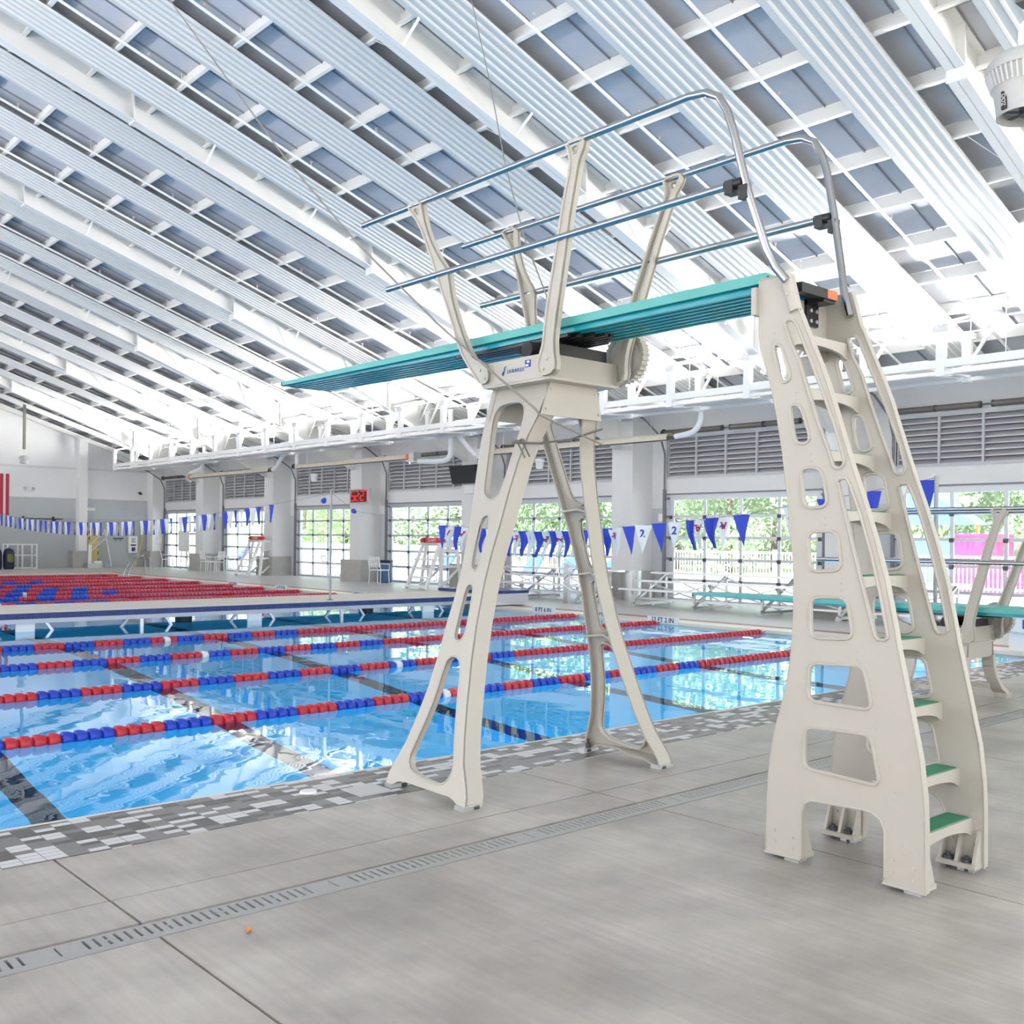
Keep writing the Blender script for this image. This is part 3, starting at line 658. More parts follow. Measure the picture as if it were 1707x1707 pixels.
def ladder():
    t = thing('diving_ladder', (4.76, 2.7, 0), 'tall cream ladder with green treads leading up to the high springboard', 'ladder')
    O = ccw(LAD_O); Hs = [ccw(SLOT_A), ccw(SLOT_B)]+[ccw(fillet(w, .05)) for w in WIN]
    XL, XR = 4.465, 5.055
    for s, x0 in ((1, XL), (-1, XR)):
        def fn(u, v, d, s=s, x0=x0): return V((x0+s*d, u, v))
        # the left panel shows its outer face at x0; the right one shows its inner face at x0
        if s > 0: a, b, rimd = 0, .014, .04
        else: a, b, rimd = 0, -.014, -.04
        def fo(u, v, d, x0=x0, s=s): return V((x0+(d if s > 0 else -d+.0), u, v))
        if s < 0:
            def fo(u, v, d): return V((XR+.045-d, u, v))
        mb = MB().plate([O]+Hs, fo, 0 if s > 0 else .031, .014 if s > 0 else .045)
        mb.rim(O, fo, .003, .042, .012)
        for h in Hs:
            mb.bead(h, fo, -.002 if s > 0 else .047, .009); mb.rim(h, fo, .003 if s > 0 else .022, .024 if s > 0 else .042, -.01)
        mb.bead([(u, v) for u, v in O], fo, .002 if s > 0 else .043, .006)
        p = mb.build('side_panel', 'cream', t, 32)
        xin = XL+.045 if s > 0 else XR
        for y0, y1 in ((2.235, 2.43), (2.87, 3.065)):
            b = MB(); e = 1 if s > 0 else -1
            for yy in (y0+.012, (y0+y1)/2, y1-.012):
                b.prism([(xin, yy-.008, .022), (xin+e*.075, yy-.008, .022), (xin+e*.07, yy-.008, .05), (xin+e*.012, yy-.008, .20), (xin, yy-.008, .20)], (0, .016, 0))
            b.box((xin, y0, .022), (xin+e*.08, y1, .045)); b.build('foot_gusset', 'cream', p, 0)
            b = MB().box((xin-e*.03, y0+.02, 0), (xin+e*.05, y0+.10, .022)); b.build('foot_pad', 'galv', p, 0)
            b = MB()
            for yy in (y0+.055, y1-.05): b.cyl((xin+e*.045, yy, 0), (xin+e*.045, yy, .075), .011, n=8).cyl((xin+e*.045, yy, .045), (xin+e*.045, yy, .06), .024, n=10)
            b.build('anchor_bolt', 'dark', p, 30)
            b = MB(); xf = XL if s > 0 else XR
            for yy, zz in ((y0+.045, .07), (y1-.045, .085), (y0+.045, .125), (y1-.045, .14)):
                MB().cyl((xf-.007, yy, zz), (xf+.004, yy, zz), .0085, n=8).build('bolt', 'cream_edge', p)
        b = MB(); xf = XL if s > 0 else XR
        for (sy, sz) in ((2.33, .215), (2.375, .45), (2.47, .765), (2.57, 1.08), (2.66, 1.40), (2.75, 1.715), (2.83, 2.03), (2.92, 2.34), (3.05, 2.655)):
            for dzz in (0, .035): MB().cyl((xf-.002, sy, sz-dzz), (xf+.002, sy, sz-dzz), .006, n=8).build('step_bolt', 'wall_dark', p)
        # boss that clamps the top rail
        b = MB().tube([(XL-.002 if s > 0 else XR+.012, 2.99, 2.95), (XL+.004 if s > 0 else XR+.01, 2.93, 2.75)], .031, 12); b.build('rail_socket', 'cream', p, 40) if s > 0 else None
        if s > 0:
            b = MB()
            for yy, zz in ((2.982, 2.915), (2.955, 2.835)): MB().cyl((XL-.036, yy, zz), (XL-.02, yy, zz), .009, n=8).build('bolt', 'cream_edge', p)
    steps = [(2.283, .256), (2.349, .488), (2.441, .801), (2.535, 1.117), (2.628, 1.431), (2.723, 1.754), (2.818, 2.056), (2.913, 2.375), (2.985, 2.67)]
    for i, (y, z) in enumerate(steps):
        a, b_ = XL+.014, XR+.03; yd = y+.13
        n = 12; poly = [(a, y, z), (b_, y, z)]
        # front board: straight top, bottom edge cut up in the middle
        fr = [(a, z), (b_, z)]+[(b_, z-.085), (b_-.05, z-.085)]+[(b_-.05-(b_-a-.1)*k/n, z-.085+.04*math.sin(PI*k/n)**.5) for k in range(1, n)]+[(a+.05, z-.085), (a, z-.085)]
        st = MB().prism([(x, y, zz) for x, zz in fr], (0, .018, 0))
        st.box((a, y+.018, z-.03), (b_, yd, z-.006)); st.prism([(x, yd, zz) for x, zz in fr], (0, .016, 0))
        o = st.build('step', 'cream', t, 0)
        MB().box((a+.012, y+.012, z-.004), (b_-.045, yd-.01, z+.004)).build('tread', 'green_grip', o, 0)
    # cross plate under the butt end and the black hinge
    MB().box((XL+.012, 3.118, 2.66), (XR+.03, 3.136, 2.89)).build('cross_plate', 'cream', t, 0)
    MB().box((XL-.03, 3.14, 2.76), (XL+.05, 3.17, 2.90)).build('rear_tab', 'cream', t, 0)
    h = MB()
    h.box((4.50, 3.05, 2.91), (5.0, 3.13, 2.95)); h.box((4.62, 2.99, 2.885), (4.95, 3.03, 2.935))
    hb = h.build('hinge_bar', 'black', t, 0)
    MB().box((4.86, 2.988, 2.888), (4.953, 2.99, 2.934)).build('warning_label', 'orange_label', hb, 0)
    h = MB().box((4.84, 3.10, 2.76), (4.95, 3.118, 2.90)).box((4.84, 3.0, 2.87), (4.95, 3.118, 2.90)); hg = h.build('hinge_bracket', 'black', t, 0)
    b = MB()
    for x in (4.868, 4.922):
        for z in (2.785, 2.84): b.cyl((x, 3.1, z), (x, 3.09, z), .011, n=10)
    b.build('bolt', 'alu', hg)
    text_mb('GM 312', (XR-.002, 2.74, .60), (0, 1, 0), (0, 0, 1), .05, .004).build('cast_lettering', 'cream_edge', t, 0)
ladder()

# spotting ropes
def rope(name, pts, r, mat, label, clampat=()):
    t = thing(name, pts[-1], label, 'rope')
    MB().tube(pts, r, 6).build('cord', mat, t)
    for i, p in enumerate(clampat):
        p = V(p); MB().tube([p+V((-.02, -.03, 0)), p+V((.02, .03, .01))], .012, 8).tube([p, p+V((.02, -.05, -.10))], .006, 6).build('cleat', 'rope_dark', t)
CAM = V((0, 0, 1.6))
rope('spotting_rope', [(3.98, 13.6, 10.75), (4.158, 9.829, 6.84), (4.2, 8.888, 5.918), (4.255, 7.648, 4.698), (4.301, 6.625, 3.801), (4.343, 5.7, 3.08), (4.368, 5.146, 2.687), (4.386, 4.741, 2.411), (4.42, 4.735, 2.375), (4.75, 4.765, 2.30), (5.06, 4.80, 2.235)], .007, 'rope', 'grey spotting rope slanting from the roof to the head of the tall diving stand', [(4.40, 4.88, 2.22)])
rope('spotting_rope', [(8.9, 11.1, 9.2), (8.49, 10.49, 8.62), (7.24, 8.63, 6.62), (6.39, 7.365, 5.13), (5.626, 6.23, 4.03), (5.01, 5.316, 3.32), (4.97, 5.25, 3.0)], .006, 'rope', 'thin grey rope hanging from the roof behind the tall springboard')
rope('lashing_rope', [(4.33, 4.90, 2.21), (4.36, 4.86, 2.205), (4.50, 4.84, 2.21), (4.75, 4.80, 2.25), (5.04, 4.79, 2.34)], .007, 'rope_dark', 'dark lashing rope tied round the two legs below the stand head', [(4.35, 4.87, 2.21)])

# ------------------------------------------------------------------ walls
DW = 4.67
DL = [17.83+6.475*k for k in range(-2, 6)]      # far jamb of every door; the door runs from DL-DW to DL
def window_wall():
    mb = MB(); th = .25
    ys = sorted([(l-DW, l) for l in DL])
    prev = -6.
    for a, b in ys:
        mb.box((WX, prev, 0), (WX+th, a, 5.2)); prev = b
        mb.box((WX, a, 2.82), (WX+th, b, 3.25), 0); mb.box((WX, a, 4.3), (WX+th, b, 5.2))
    mb.box((WX, prev, 0), (WX+th, EY+.3, 5.2))
    struct('wall_right', mb, 'wall_white', 'white block wall between the glazed doors on the window side', 'wall', 0)
    mb = MB(); prev = -6.
    for a, b in ys+[(EY, EY)]:
        mb.box((WX-.006, prev, 0), (WX, a, 2.45)); prev = b
    struct('wall_right', mb, 'wall_grey', 'grey painted lower part of the wall between the glazed doors', 'wall', 0)
window_wall()
def doors():
    for i, l in enumerate(DL):
        a, b = l-DW, l; cw = (b-a-.2)/4
        rails = [.04, .56, 1.11, 1.67, 2.22, 2.70]
        mb = MB()
        for k, z in enumerate(rails): mb.box((WX+.03, a, z-.035 if 0 < k < 5 else z-.04), (WX+.08, b, z+.035 if k < 5 else z+.12))
        for k in range(5):
            y = a+.1+cw*k; mb.box((WX+.032, y-.04 if 0 < k < 4 else y-.1, 0), (WX+.078, y+.04 if 0 < k < 4 else y+.1, 2.82))
        for k in range(1, 5):
            for j in range(0, 5): mb.box((WX+.015, a+.1+cw*j-.05, rails[k]-.06), (WX+.03, a+.1+cw*j+.05, rails[k]+.03), 1)
        o = struct('door_%d' % (i+1), mb, ['frame_alu', 'dark'], 'glazed sectional door in the window wall, %s counted from the camera end' % ORD[i], 'door', 0)
        g_ = MB().box((WX+.05, a+.05, .03), (WX+.056, b-.05, 2.76)).build('pane', 'glass', o, 0)
        g_['label'] = 'clear glass of the door'
        tr = MB()
        for y in (a-.06, b+.06):
            tr.box((WX-.09, y-.03, 0), (WX-.01, y+.03, 2.95)); tr.tube([(WX-.06, y, 2.9), (WX-.06, y, 3.9), (WX-.25, y, 4.35), (WX-.9, y, 4.75), (WX-2.6, y, 5.25)], .028, 6)
            for z in rails[1:]: tr.tube([(WX-.05, y, z), (WX+.04, y+(.12 if y < a else -.12), z)], .03, 6)
        tr.box((WX-.01, a-.1, 2.80), (WX+.0, b+.1, 2.835)); tr.build('track', 'track_grey', o, 0)
        # louvre vent over the door
        lv = MB()
        n = 5
        lv.box((WX+.2, a, 3.25), (WX+.22, b, 4.3), 2)
        for k in range(8):
            z = 3.28+k*.128; lv.add([(WX+.04, a, z), (WX+.04, b, z), (WX+.13, b, z+.105), (WX+.13, a, z+.105), (WX+.05, a, z-.012), (WX+.05, b, z-.012), (WX+.14, b, z+.095), (WX+.14, a, z+.095)], [(0, 1, 2, 3), (4, 5, 6, 7), (0, 1, 5, 4), (2, 3, 7, 6)], 1)
            lv.box((WX+.03, a, z-.018), (WX+.045, b, z+.012), 0)
        for k in range(n+1): y = a+(b-a)*k/n; lv.box((WX+.0, y-.025, 3.25), (WX+.06, y+.025, 4.3), 0)
        lv.box((WX-.02, a, 3.22), (WX+.06, b, 3.27)); lv.box((WX-.02, a, 4.28), (WX+.06, b, 4.33))
        lo = lv.build('louvre_vent', ['wall_grey', 'louver', 'dark'], smooth=0, loc=(WX, l-DW/2, 3.25))
        tag(lo, 'grey louvre vent over the %s door counted from the camera end' % ORD[i], 'louvre vent', 'louvre vents over the doors')
        # torsion springs on a shaft
        s = thing('door_spring', (WX-.15, l-DW/2, 4.44), 'door spring shaft above the %s louvre vent counted from the camera end' % ORD[i], 'door spring', 'spring shafts over the doors')
        MB().cyl((WX-.15, a-.1, 4.44), (WX-.15, b+.1, 4.44), .014, n=8).build('shaft', 'dark', s)
        for c in (.22, .44, .70, .9):
            y = a+DW*c; m_ = MB()
            pr = [(0, -.46)]+[(.062+(.006 if q % 2 else 0), -.46+.92*q/46) for q in range(47)]+[(0, .46)]
            m_.lathe(pr, (WX-.15, y, 4.44), 14, 0, V((0, 1, 0))); m_.build('spring', 'spring', s)
            MB().cyl((WX-.15, y-.49, 4.44), (WX-.15, y-.45, 4.44), .072, n=14).cyl((WX-.15, y+.45, 4.44), (WX-.15, y+.50, 4.44), .072, n=14).build('spring_cone', 'dark', s)
        for y in (a-.06, b+.06): MB().lathe([(0, -.05), (.1, -.05), (.09, 0), (.05, .05), (0, .05)], (WX-.15, y, 4.44), 14, 0, V((0, 1, 0))).build('cable_drum', 'dark', s)
doors()
# piers in front of the wall, on concrete bases
for k in range(-2, 5):
    y = 18.73+6.475*k
    mb = MB().box((20.5, y-.37, .78), (WX, y+.37, 4.75))
    struct('wall_pier', mb, 'wall_white', 'white clad pier between two glazed doors, %s counted from the camera end' % ORD[k+2], 'pier', 0)
    mb = MB().box((20.42, y-.5, 0), (WX-.006, y+.86, .78))
    if k == 0: mb.cyl((20.62, y-.3, 0), (20.62, y-.3, .79), .28, n=24, m=1)
    struct('wall_pier_base', mb, ['block_concrete', 'galv'], 'grey concrete base under the pier, %s counted from the camera end' % ORD[k+2], 'pier base', 30)
# end wall with its painted bands
def end_wall():
    SL = 1/3.
    def zr(x): return 12.2-x/3
    mb = MB().prism([(3.65, EY, 0), (WX+.3, EY, 0), (WX+.3, EY, zr(WX)), (3.65, EY, zr(3.65))], (0, .25, 0)).prism([(-14, EY, 0), (3.65, EY, 0), (3.65, EY, zr(3.65)), (-14, EY, 6.3)], (0, .25, 0))
    struct('wall_end', mb, 'wall_end_white', 'white end wall below the sloping roof at the far end', 'wall', 0)
    struct('wall_end', MB().box((-14, EY-.006, 2.36), (WX, EY, 3.32)), 'wall_grey', 'mid grey painted band across the end wall', 'wall', 0)
    struct('wall_end', MB().box((-14, EY-.008, 0), (WX, EY, 2.36)), 'wall_dark', 'darker grey lower part of the end wall', 'wall', 0)
    struct('trim_5', MB().box((-14, EY-.08, 4.72), (WX, EY, 4.80)), 'wall_white', 'thin white horizontal rail across the end wall', 'rail', 0)
    struct('wall_end_column', MB().box((17.25, 50.75, .8), (17.65, EY, 6.2)), 'white_paint', 'white steel column against the end wall', 'column', 0)
    struct('wall_end_column_base', MB().box((16.9, 50.5, 0), (17.75, EY-.01, .8)), 'block_concrete', 'concrete base under the end wall column', 'column base', 0)
    struct('wall_end_column', MB().box((20.75, 50.5, .8), (WX, EY, 4.75)), 'white_paint', 'white corner pier where the end wall meets the window wall', 'column', 0)
    struct('wall_end_column_base', MB().box((20.6, 50.4, 0), (WX-.006, EY-.01, .8)), 'block_concrete', 'concrete base in the far corner', 'column base', 0)
end_wall()

# ------------------------------------------------------------------ roof
Y0R, Y1R, XR0, XR1 = -7., EY, 3.65, 21.5
S3 = 1/3.
def roof():
    def z(x, z0): return z0-x*S3
    mb = MB().prism([(XR0, Y0R, z(XR0, 12.2)), (XR1, Y0R, z(XR1, 12.2)), (XR1, Y0R, z(XR1, 12.3)), (XR0, Y0R, z(XR0, 12.3))], (0, Y1R-Y0R+.3, 0))
    mb.prism([(XR0, Y0R, z(XR0, 12.2)), (XR0, Y0R, z(XR0, 12.3)), (-14.2, Y0R, 5.13), (-14.2, Y0R, 5.03)], (0, Y1R-Y0R+.3, 0))
    struct('ceiling', mb, 'roof_sheet', 'grey metal roof sheeting seen between the white ribbed strips', 'ceiling', 0)
    mb = MB(); y = Y0R
    while y < Y1R:
        mb.prism([(XR0, y, z(XR0, 12.2)), (XR1, y, z(XR1, 12.2)), (XR1, y, z(XR1, 12.165)), (XR0, y, z(XR0, 12.165))], (0, .012, 0)); y += .54
    struct('ceiling_seam', mb, 'seam', 'thin dark seams running down the roof sheeting', 'seam', 0)
    # purlins along the building
    x = 12.0-1.09*7; i = 0
    while x < 20.6:
        mb = MB().box((x, Y0R, z(x, 11.965)), (x+.012, Y1R, z(x, 12.19))).box((x-.075, Y0R, z(x, 11.965)), (x+.012, Y1R, z(x, 11.98))).box((x-.078, Y0R, z(x, 11.98)), (x-.07, Y1R, z(x, 12.0)))
        struct('ceiling_purlin', mb, 'roof_steel', 'white roof purlin running the length of the hall, %s from the ridge' % ordn(i), 'purlin', 0); x += 1.09; i += 1
    # ribbed strips down the slope, three in each bay
    k = 0
    for b in range(-2, 8):
        for off in (.78, 2.94, 5.10):
            y = 5.95+6.475*b+off; wd = .92
            if y > Y1R-.9 or y < Y0R: continue
            def pr(yy, zz): return (XR0, y+yy, z(XR0, 11.925)+zz)
            vec = V((17.0, 0, -17.0*S3))
            mb = MB().add([V(pr(0, 0)), V(pr(wd, 0)), V(pr(wd, 0))+vec, V(pr(0, 0))+vec], [(0, 1, 2, 3)], 1)
            edge = .035
            for r in range(6):
                c = .03+r*(wd-.06)/5.6
                p = [V(pr(c-.016, 0)), V(pr(c-.010, -.032)), V(pr(c+.022, -.032)), V(pr(c+.028, 0))]
                mb.prism(p, vec, 0)
            mb.prism([V(pr(wd-.10, 0)), V(pr(wd-.095, -.03)), V(pr(wd, -.03)), V(pr(wd, .02))], vec, 1)
            struct('ceiling_strip', mb, ['roof_steel', 'rib_flat'], 'white ribbed metal ceiling strip running down the roof slope, %s from the camera end' % ordn(k), 'ceiling strip', 0); k += 1
roof()
def rafters():
    for b in range(-2, 8):
        y = 5.95+6.475*b
        if y > EY: continue
        def z(x, z0): return z0-x*S3
        # top stays under the sheet, bottom drops in two steps towards the eave
        st = [(XR0, 11.62), (12.5, 11.62), (12.52, 11.50), (16.0, 11.38), (20.5, 10.85)]
        mb = MB()
        for (xa, za), (xb, zb) in zip(st, st[1:]):
            mb.prism([(xa, y-.005, z(xa, za)), (xb, y-.005, z(xb, zb)), (xb, y-.005, z(xb, 12.17)), (xa, y-.005, z(xa, 12.17))], (0, .01, 0))
            mb.prism([(xa, y-.12, z(xa, za)), (xb, y-.12, z(xb, zb)), (xb, y-.12, z(xb, zb)+.016), (xa, y-.12, z(xa, za)+.016)], (0, .24, 0))
        mb.prism([(XR0, y-.11, z(XR0, 12.15)), (20.5, y-.11, z(20.5, 12.15)), (20.5, y-.11, z(20.5, 12.17)), (XR0, y-.11, z(XR0, 12.17))], (0, .22, 0))
        for x, za in ((12.51, 11.5), (7.3, 11.62), (17.5, 11.2)):
            mb.box((x-.012, y-.12, z(x, za)-.02), (x+.012, y+.12, z(x, 12.15)))
        # flange braces
        for x in (8.7, 10.9, 14.2, 16.4, 18.6):
            zz = 11.62 if x < 12.5 else 11.45 if x < 15 else 11.25
            for s in (-1, 1): mb.bar((x, y+s*.1, z(x, zz)+.03), (x, y+s*.62, z(x, 11.97)), .05, .008)
        mb.box((20.48, y-.12, 4.75), (20.5, y+.12, z(20.5, 12.1))); mb.box((20.5, y-.005, 4.75), (21.25, y+.005, z(21.2, 12.1)))
        struct('ceiling_rafter', mb, 'roof_steel', 'white tapered steel rafter above the pool, %s counted from the camera end' % ORD[b+2], 'rafter', 0)
rafters()
# sprinkler pipes down the slope with upright heads
k = 0
for b in range(-1, 7):
    for off, z0 in ((2.35, 11.78), (4.50, 11.78)):
        y = 5.95+6.475*b+off
        if y > EY-.5: continue
        t = thing('sprinkler_pipe', (12, y, z0-4), 'thin white sprinkler pipe running down the roof slope, %s counted from the camera end' % ordn(k), 'sprinkler pipe', 'sprinkler pipes under the roof'); k += 1
        MB().tube([(XR0+.2, y, z0-(XR0+.2)*S3), (20, y, z0-20*S3)], .026, 8).build('pipe', 'white_paint', t)
        mb2 = MB()
        for q in range(8):
            x = 5.2+q*2.18; mb2.tube([(x, y, z0-x*S3), (x, y, z0-x*S3+.14)], .004, 5).tube([(x-.02, y, 12.0-x*S3-.01), (x+.02, y, 12.0-x*S3-.01)], .008, 5)
        mb2.build('hanger', 'white_paint', t)
        for q in range(5):
            x = 6.0+q*3.1+(b % 2)*.8; zz = z0-x*S3
            h = MB().cyl((x, y, zz), (x, y, zz+.07), .018, .014, 8).build('sprinkler_head', 'alu', t)
            MB().lathe([(.012, 0), (.022, .012), (.025, .03), (.018, .04), (.0, .04)], (x, y, zz+.07), 10).build('guard', 'guard_pink', h)

# ------------------------------------------------------------------ catwalk truss along the eave
def catwalk():
    t = thing('catwalk', (18.1, 26, 4.75), 'long white steel catwalk hung below the roof along the window side', 'catwalk')
    ya, yb = -4, 47.6
    zl, zh = 4.74, 5.46
    for x in (17.75, 18.75):
        mb = MB(); mb.box((x-.05, ya, zl-.05), (x+.05, yb, zl+.09)); mb.box((x-.035, ya, zl-.18), (x+.035, yb, zl-.11)); mb.build('lower_chord', 'white_paint', t, 0)
        mb = MB(); mb.box((x-.03, ya, zh-.012), (x+.03, yb, zh+.012)); mb.build('hand_rail', 'white_paint', t, 0)
    y = yb; i = 0
    while y > ya:
        for x in (17.75, 18.75):
            p = MB().box((x-.057, y-.08, zl-.2), (x+.057, y+.08, zh-.12)).build('post', 'white_paint', t, 0)
            MB().box((x-.062, y-.14, zh-.14), (x+.062, y+.14, zh-.03)).build('clamp_plate', 'wall_white', p, 0)
        MB().bar((18.72, y, zl+.05), (18.72, y-.55, zh+.15), .05, .05).build('brace', 'white_paint', t, 0); MB().bar((17.75, y, zl-.08), (18.75, y, zl-.08), .09, .07).build('cross_bearer', 'white_paint', t, 0); MB().bar((17.7, y, zh), (18.8, y, zh+.3), .05, .05).build('brace', 'white_paint', t, 0)
        if i % 3 == 1:
            x = 18.25; MB().tube([(x, y-.9, 12.1-x*S3), (x, y-.9, zl)], .008, 5).build('hanger_rod', 'white_paint', t); MB().tube([(17.78, y-.5, 12-17.78*S3), (17.78, y-.5, zl)], .008, 5).build('hanger_rod', 'white_paint', t)
        y -= 2.05; i += 1
    # sloping deflector trays along the underside
    y = yb-.3
    while y > ya:
        MB().prism([(17.6, y, zl-.20), (18.9, y, zl-.10), (18.9, y-1.6, zl-.10), (17.6, y-1.6, zl-.20)], (0, 0, .02)).build('deflector', 'wall_white', t, 0); y -= 2.05
    # up-lights standing in the walkway
    y = 45.6; lamps = []
    while y > -3:
        l = MB().box((18.0, y-.28, zl+.0), (18.5, y+.28, zl+.16)).build('up_light', 'white_paint', t, 0)
        MB().box((18.03, y-.25, zl+.16), (18.47, y+.25, zl+.165)).build('lens', 'lamp', l, 0); lamps.append(y); y -= 3.3
    for y in lamps:
        ld = bpy.data.lights.new('uplight', 'AREA'); ld.shape = 'RECTANGLE'; ld.size = .42; ld.size_y = .48; ld.energy = UPL; ld.color = (1, .97, .93); ld.spread = math.radians(170)
        lo = bpy.data.objects.new('uplight', ld); COL.objects.link(lo); lo.location = (18.25, y, zl+.18)
        lo.rotation_euler = V((-.35, 0, 1)).to_track_quat('-Z', 'Y').to_euler()
UPL = 640
catwalk()
# unseen matching up-lights, added along the opposite eave to brighten roof and hall
for i in range(15):
    y = 45.6-3.3*i; l = thing('up_light', (-10.9, y, 4.8), 'white unseen up-light added on the opposite eave, %s from the far end' % ORD[i], 'up-light', 'unseen up-lights added on the opposite eave')
    MB().box((-11.2, y-.28, 4.74), (-10.6, y+.28, 4.9)).build('housing', 'white_paint', l, 0); MB().tube([(-11.15, y, 4.9), (-11.15, y, 6.035)], .012, 6).build('rod', 'white_paint', l)
    ld = bpy.data.lights.new('uplight', 'AREA'); ld.shape = 'RECTANGLE'; ld.size = .42; ld.size_y = .48; ld.energy = UPL*.6; ld.color = (1, .97, .93); ld.spread = math.radians(170)
    lo = bpy.data.objects.new('uplight', ld); COL.objects.link(lo); lo.location = (-10.9, y, 4.92); lo.rotation_euler = V((.35, 0, 1)).to_track_quat('-Z', 'Y').to_euler()

# ------------------------------------------------------------------ radiant heaters, vents, screen, clock
def heater(x, ya, yb, z, label, burner_at):
    t = thing('tube_heater', (x, (ya+yb)/2, z), label, 'heater', 'tube heaters under the catwalk')
    prof = [(-.15, -.06), (-.13, .05), (-.04, .085), (.04, .085), (.13, .05), (.15, -.06)]
    mb = MB()
    for (a, az), (b, bz) in zip(prof, prof[1:]): mb.prism([(x+a, ya, z+az), (x+b, ya, z+bz), (x+b, ya, z+bz+.012), (x+a, ya, z+az+.012)], (0, yb-ya, 0))
    mb.build('reflector', 'shell_beige', t, 30)
    MB().cyl((x, ya-.1, z-.02), (x, yb+.1, z-.02), .05, n=12).build('burner_tube', 'spring', t)
    for y in (ya+.6, yb-.6, (ya+yb)/2): MB().tube([(x, y, z+.08), (x, y, z+.75)], .006, 5).build('hanger', 'galv', t)
    y = burner_at; e = 1 if y > (ya+yb)/2 else -1
    b = MB().box((x-.14, min(y, y+e*.42), z-.15), (x+.14, max(y, y+e*.42), z+.13)).build('burner_box', 'galv', t, 0)
    MB().box((x-.145, min(y+e*.02, y+e*.16), z-.1), (x-.139, max(y+e*.02, y+e*.16), z+.1)).build('label_plate', 'orange_label', b, 0)
    MB().cyl((x-.05, y+e*.1, z-.22), (x-.05, y+e*.1, z-.15), .03, n=8).build('pressure_switch', 'alu', b)
heater(18.9, 15.75, 22.35, 4.02, 'beige tube heater passing behind the tall diving stand', 22.35)
heater(18.9, 26.2, 33.0, 4.10, 'beige tube heater above the digital clock', 26.2)
heater(18.9, 35.0, 41.8, 4.08, 'beige tube heater nearest the end wall', 41.8)
def vent(pts, r, label):
    o = MB().tube(pts, r, 14).build('vent_pipe', 'pvc', loc=pts[0]); tag(o, label, 'vent pipe', 'white vent pipes of the heaters')
def arc(a, b, c, n=6): a, b, c = V(a), V(b), V(c); return [a*(1-t)**2+b*2*t*(1-t)+c*t*t for t in [i/n for i in range(n+1)]]
vent([(18.9, 15.6, 4.03)]+arc((18.9, 15.3, 4.06), (18.9, 14.9, 4.1), (18.95, 14.9, 4.4))+[(18.95, 14.88, 4.85), (18.95, 14.88, 5.6)], .065, 'white elbow vent pipe at the camera end of the heater behind the stand')
vent([(18.9, 25.7, 3.95), (18.9, 24.9, 3.9)]+arc((18.9, 24.5, 3.9), (18.9, 24.1, 3.9), (18.9, 24.1, 4.25))+[(18.9, 24.1, 4.75), (18.9, 24.15, 5.4)], .08, 'white vent pipe rising beside the black screen')
vent([(18.95, 24.15, 4.9), (18.95, 23.3, 4.2), (18.95, 23.0, 4.0), (18.95, 22.8, 4.02)], .07, 'white vent pipe slanting down to the heater burner with the orange label')
vent([(18.9, 33.1, 4.1), (18.9, 33.1, 4.9), (18.9, 33.1, 5.4)], .07, 'white upright vent pipe between the two far heaters')
vent([(18.9, 34.9, 4.08), (18.9, 34.6, 4.2), (18.9, 33.7, 4.9), (18.9, 33.4, 5.3)], .07, 'white slanting vent pipe between the two far heaters')
vent([(18.9, 42.2, 4.05), (18.9, 42.0, 4.25), (18.9, 41.0, 4.4), (18.9, 40.7, 4.8), (18.9, 40.7, 5.3)], .09, 'white bent vent pipe at the end of the heater nearest the end wall')
t = thing('display_screen', (20.2, 25.1, 3.6), 'black flat screen tilted down below the heater beside the stand leg', 'screen')
R_ = Matrix.Rotation(-.25, 3, 'Y')
MB().box((20.1, 24.35, 3.30), (20.2, 25.65, 3.86), rot=R_).build('panel', 'black', t, 0)
MB().box((20.2, 24.9, 3.5), (20.52, 25.1, 3.7)).build('bracket', 'white_paint', t, 0)
t = thing('wall_speaker', (20.4, 25.0, 3.2), 'white boxy wall bracket cover below the black screen', 'bracket'); MB().box((20.3, 24.75, 3.0), (20.5, 25.2, 3.25)).build('cover', 'white_paint', t, 0)
def clock():
    X = 20.45; y0, y1, z0, z1 = 30.7, 31.95, 2.80, 3.33
    t = thing('digital_clock', (X, 31.3, z0), 'red digital clock reading 52:27 mounted on a pier', 'clock')
    MB().box((X-.05, y0, z0), (X+.05, y1, z1)).build('case', 'frame_alu', t, 0)
    MB().box((X-.056, y0+.12, z0+.05), (X-.05, y1-.09, z1-.05)).build('screen', 'lens_red', t, 0)
    SEG = {'5': 'afgcd', '2': 'abged', '7': 'abc'}
    def digit(c, yl):     # yl = left edge (larger y is left in view)
        w, h, zt = .185, .33, z1-.09; k = .019
        pos = {'a': ((0, 0), (w, 0)), 'g': ((0, h/2), (w, h/2)), 'd': ((0, h), (w, h)), 'f': ((0, 0), (0, h/2)), 'b': ((w, 0), (w, h/2)), 'e': ((0, h/2), (0, h)), 'c': ((w, h/2), (w, h))}
        mb = MB()
        for s in SEG[c]:
            (a, b), (c2, d) = pos[s]; mb.box((X-.06, yl-c2-k/2, zt-d-k/2), (X-.057, yl-a+k/2, zt-b+k/2))
        mb.build('digit', 'led', t, 0)
    for c, yl in zip('5227', (31.80, 31.54, 31.21, 30.97)): digit(c, yl)
    MB().box((X-.06, 31.265, 3.13), (X-.057, 31.295, 3.16)).box((X-.06, 31.265, 2.98), (X-.057, 31.295, 3.01)).build('colon', 'led', t, 0)
clock()
for y, z in ((18.0, 2.2), (29.2, 2.25)):
    t = MB().box((WX-.06, y-.09, z-.1), (WX-.006, y+.09, z+.1)).build('switch_box', 'white_paint', smooth=0, loc=(WX-.03, y, z)); tag(t, 'small white switch box on the grey wall beside the %s' % ('door nearest the tall stand' if y < 20 else 'blue trash bin'), 'switch box')
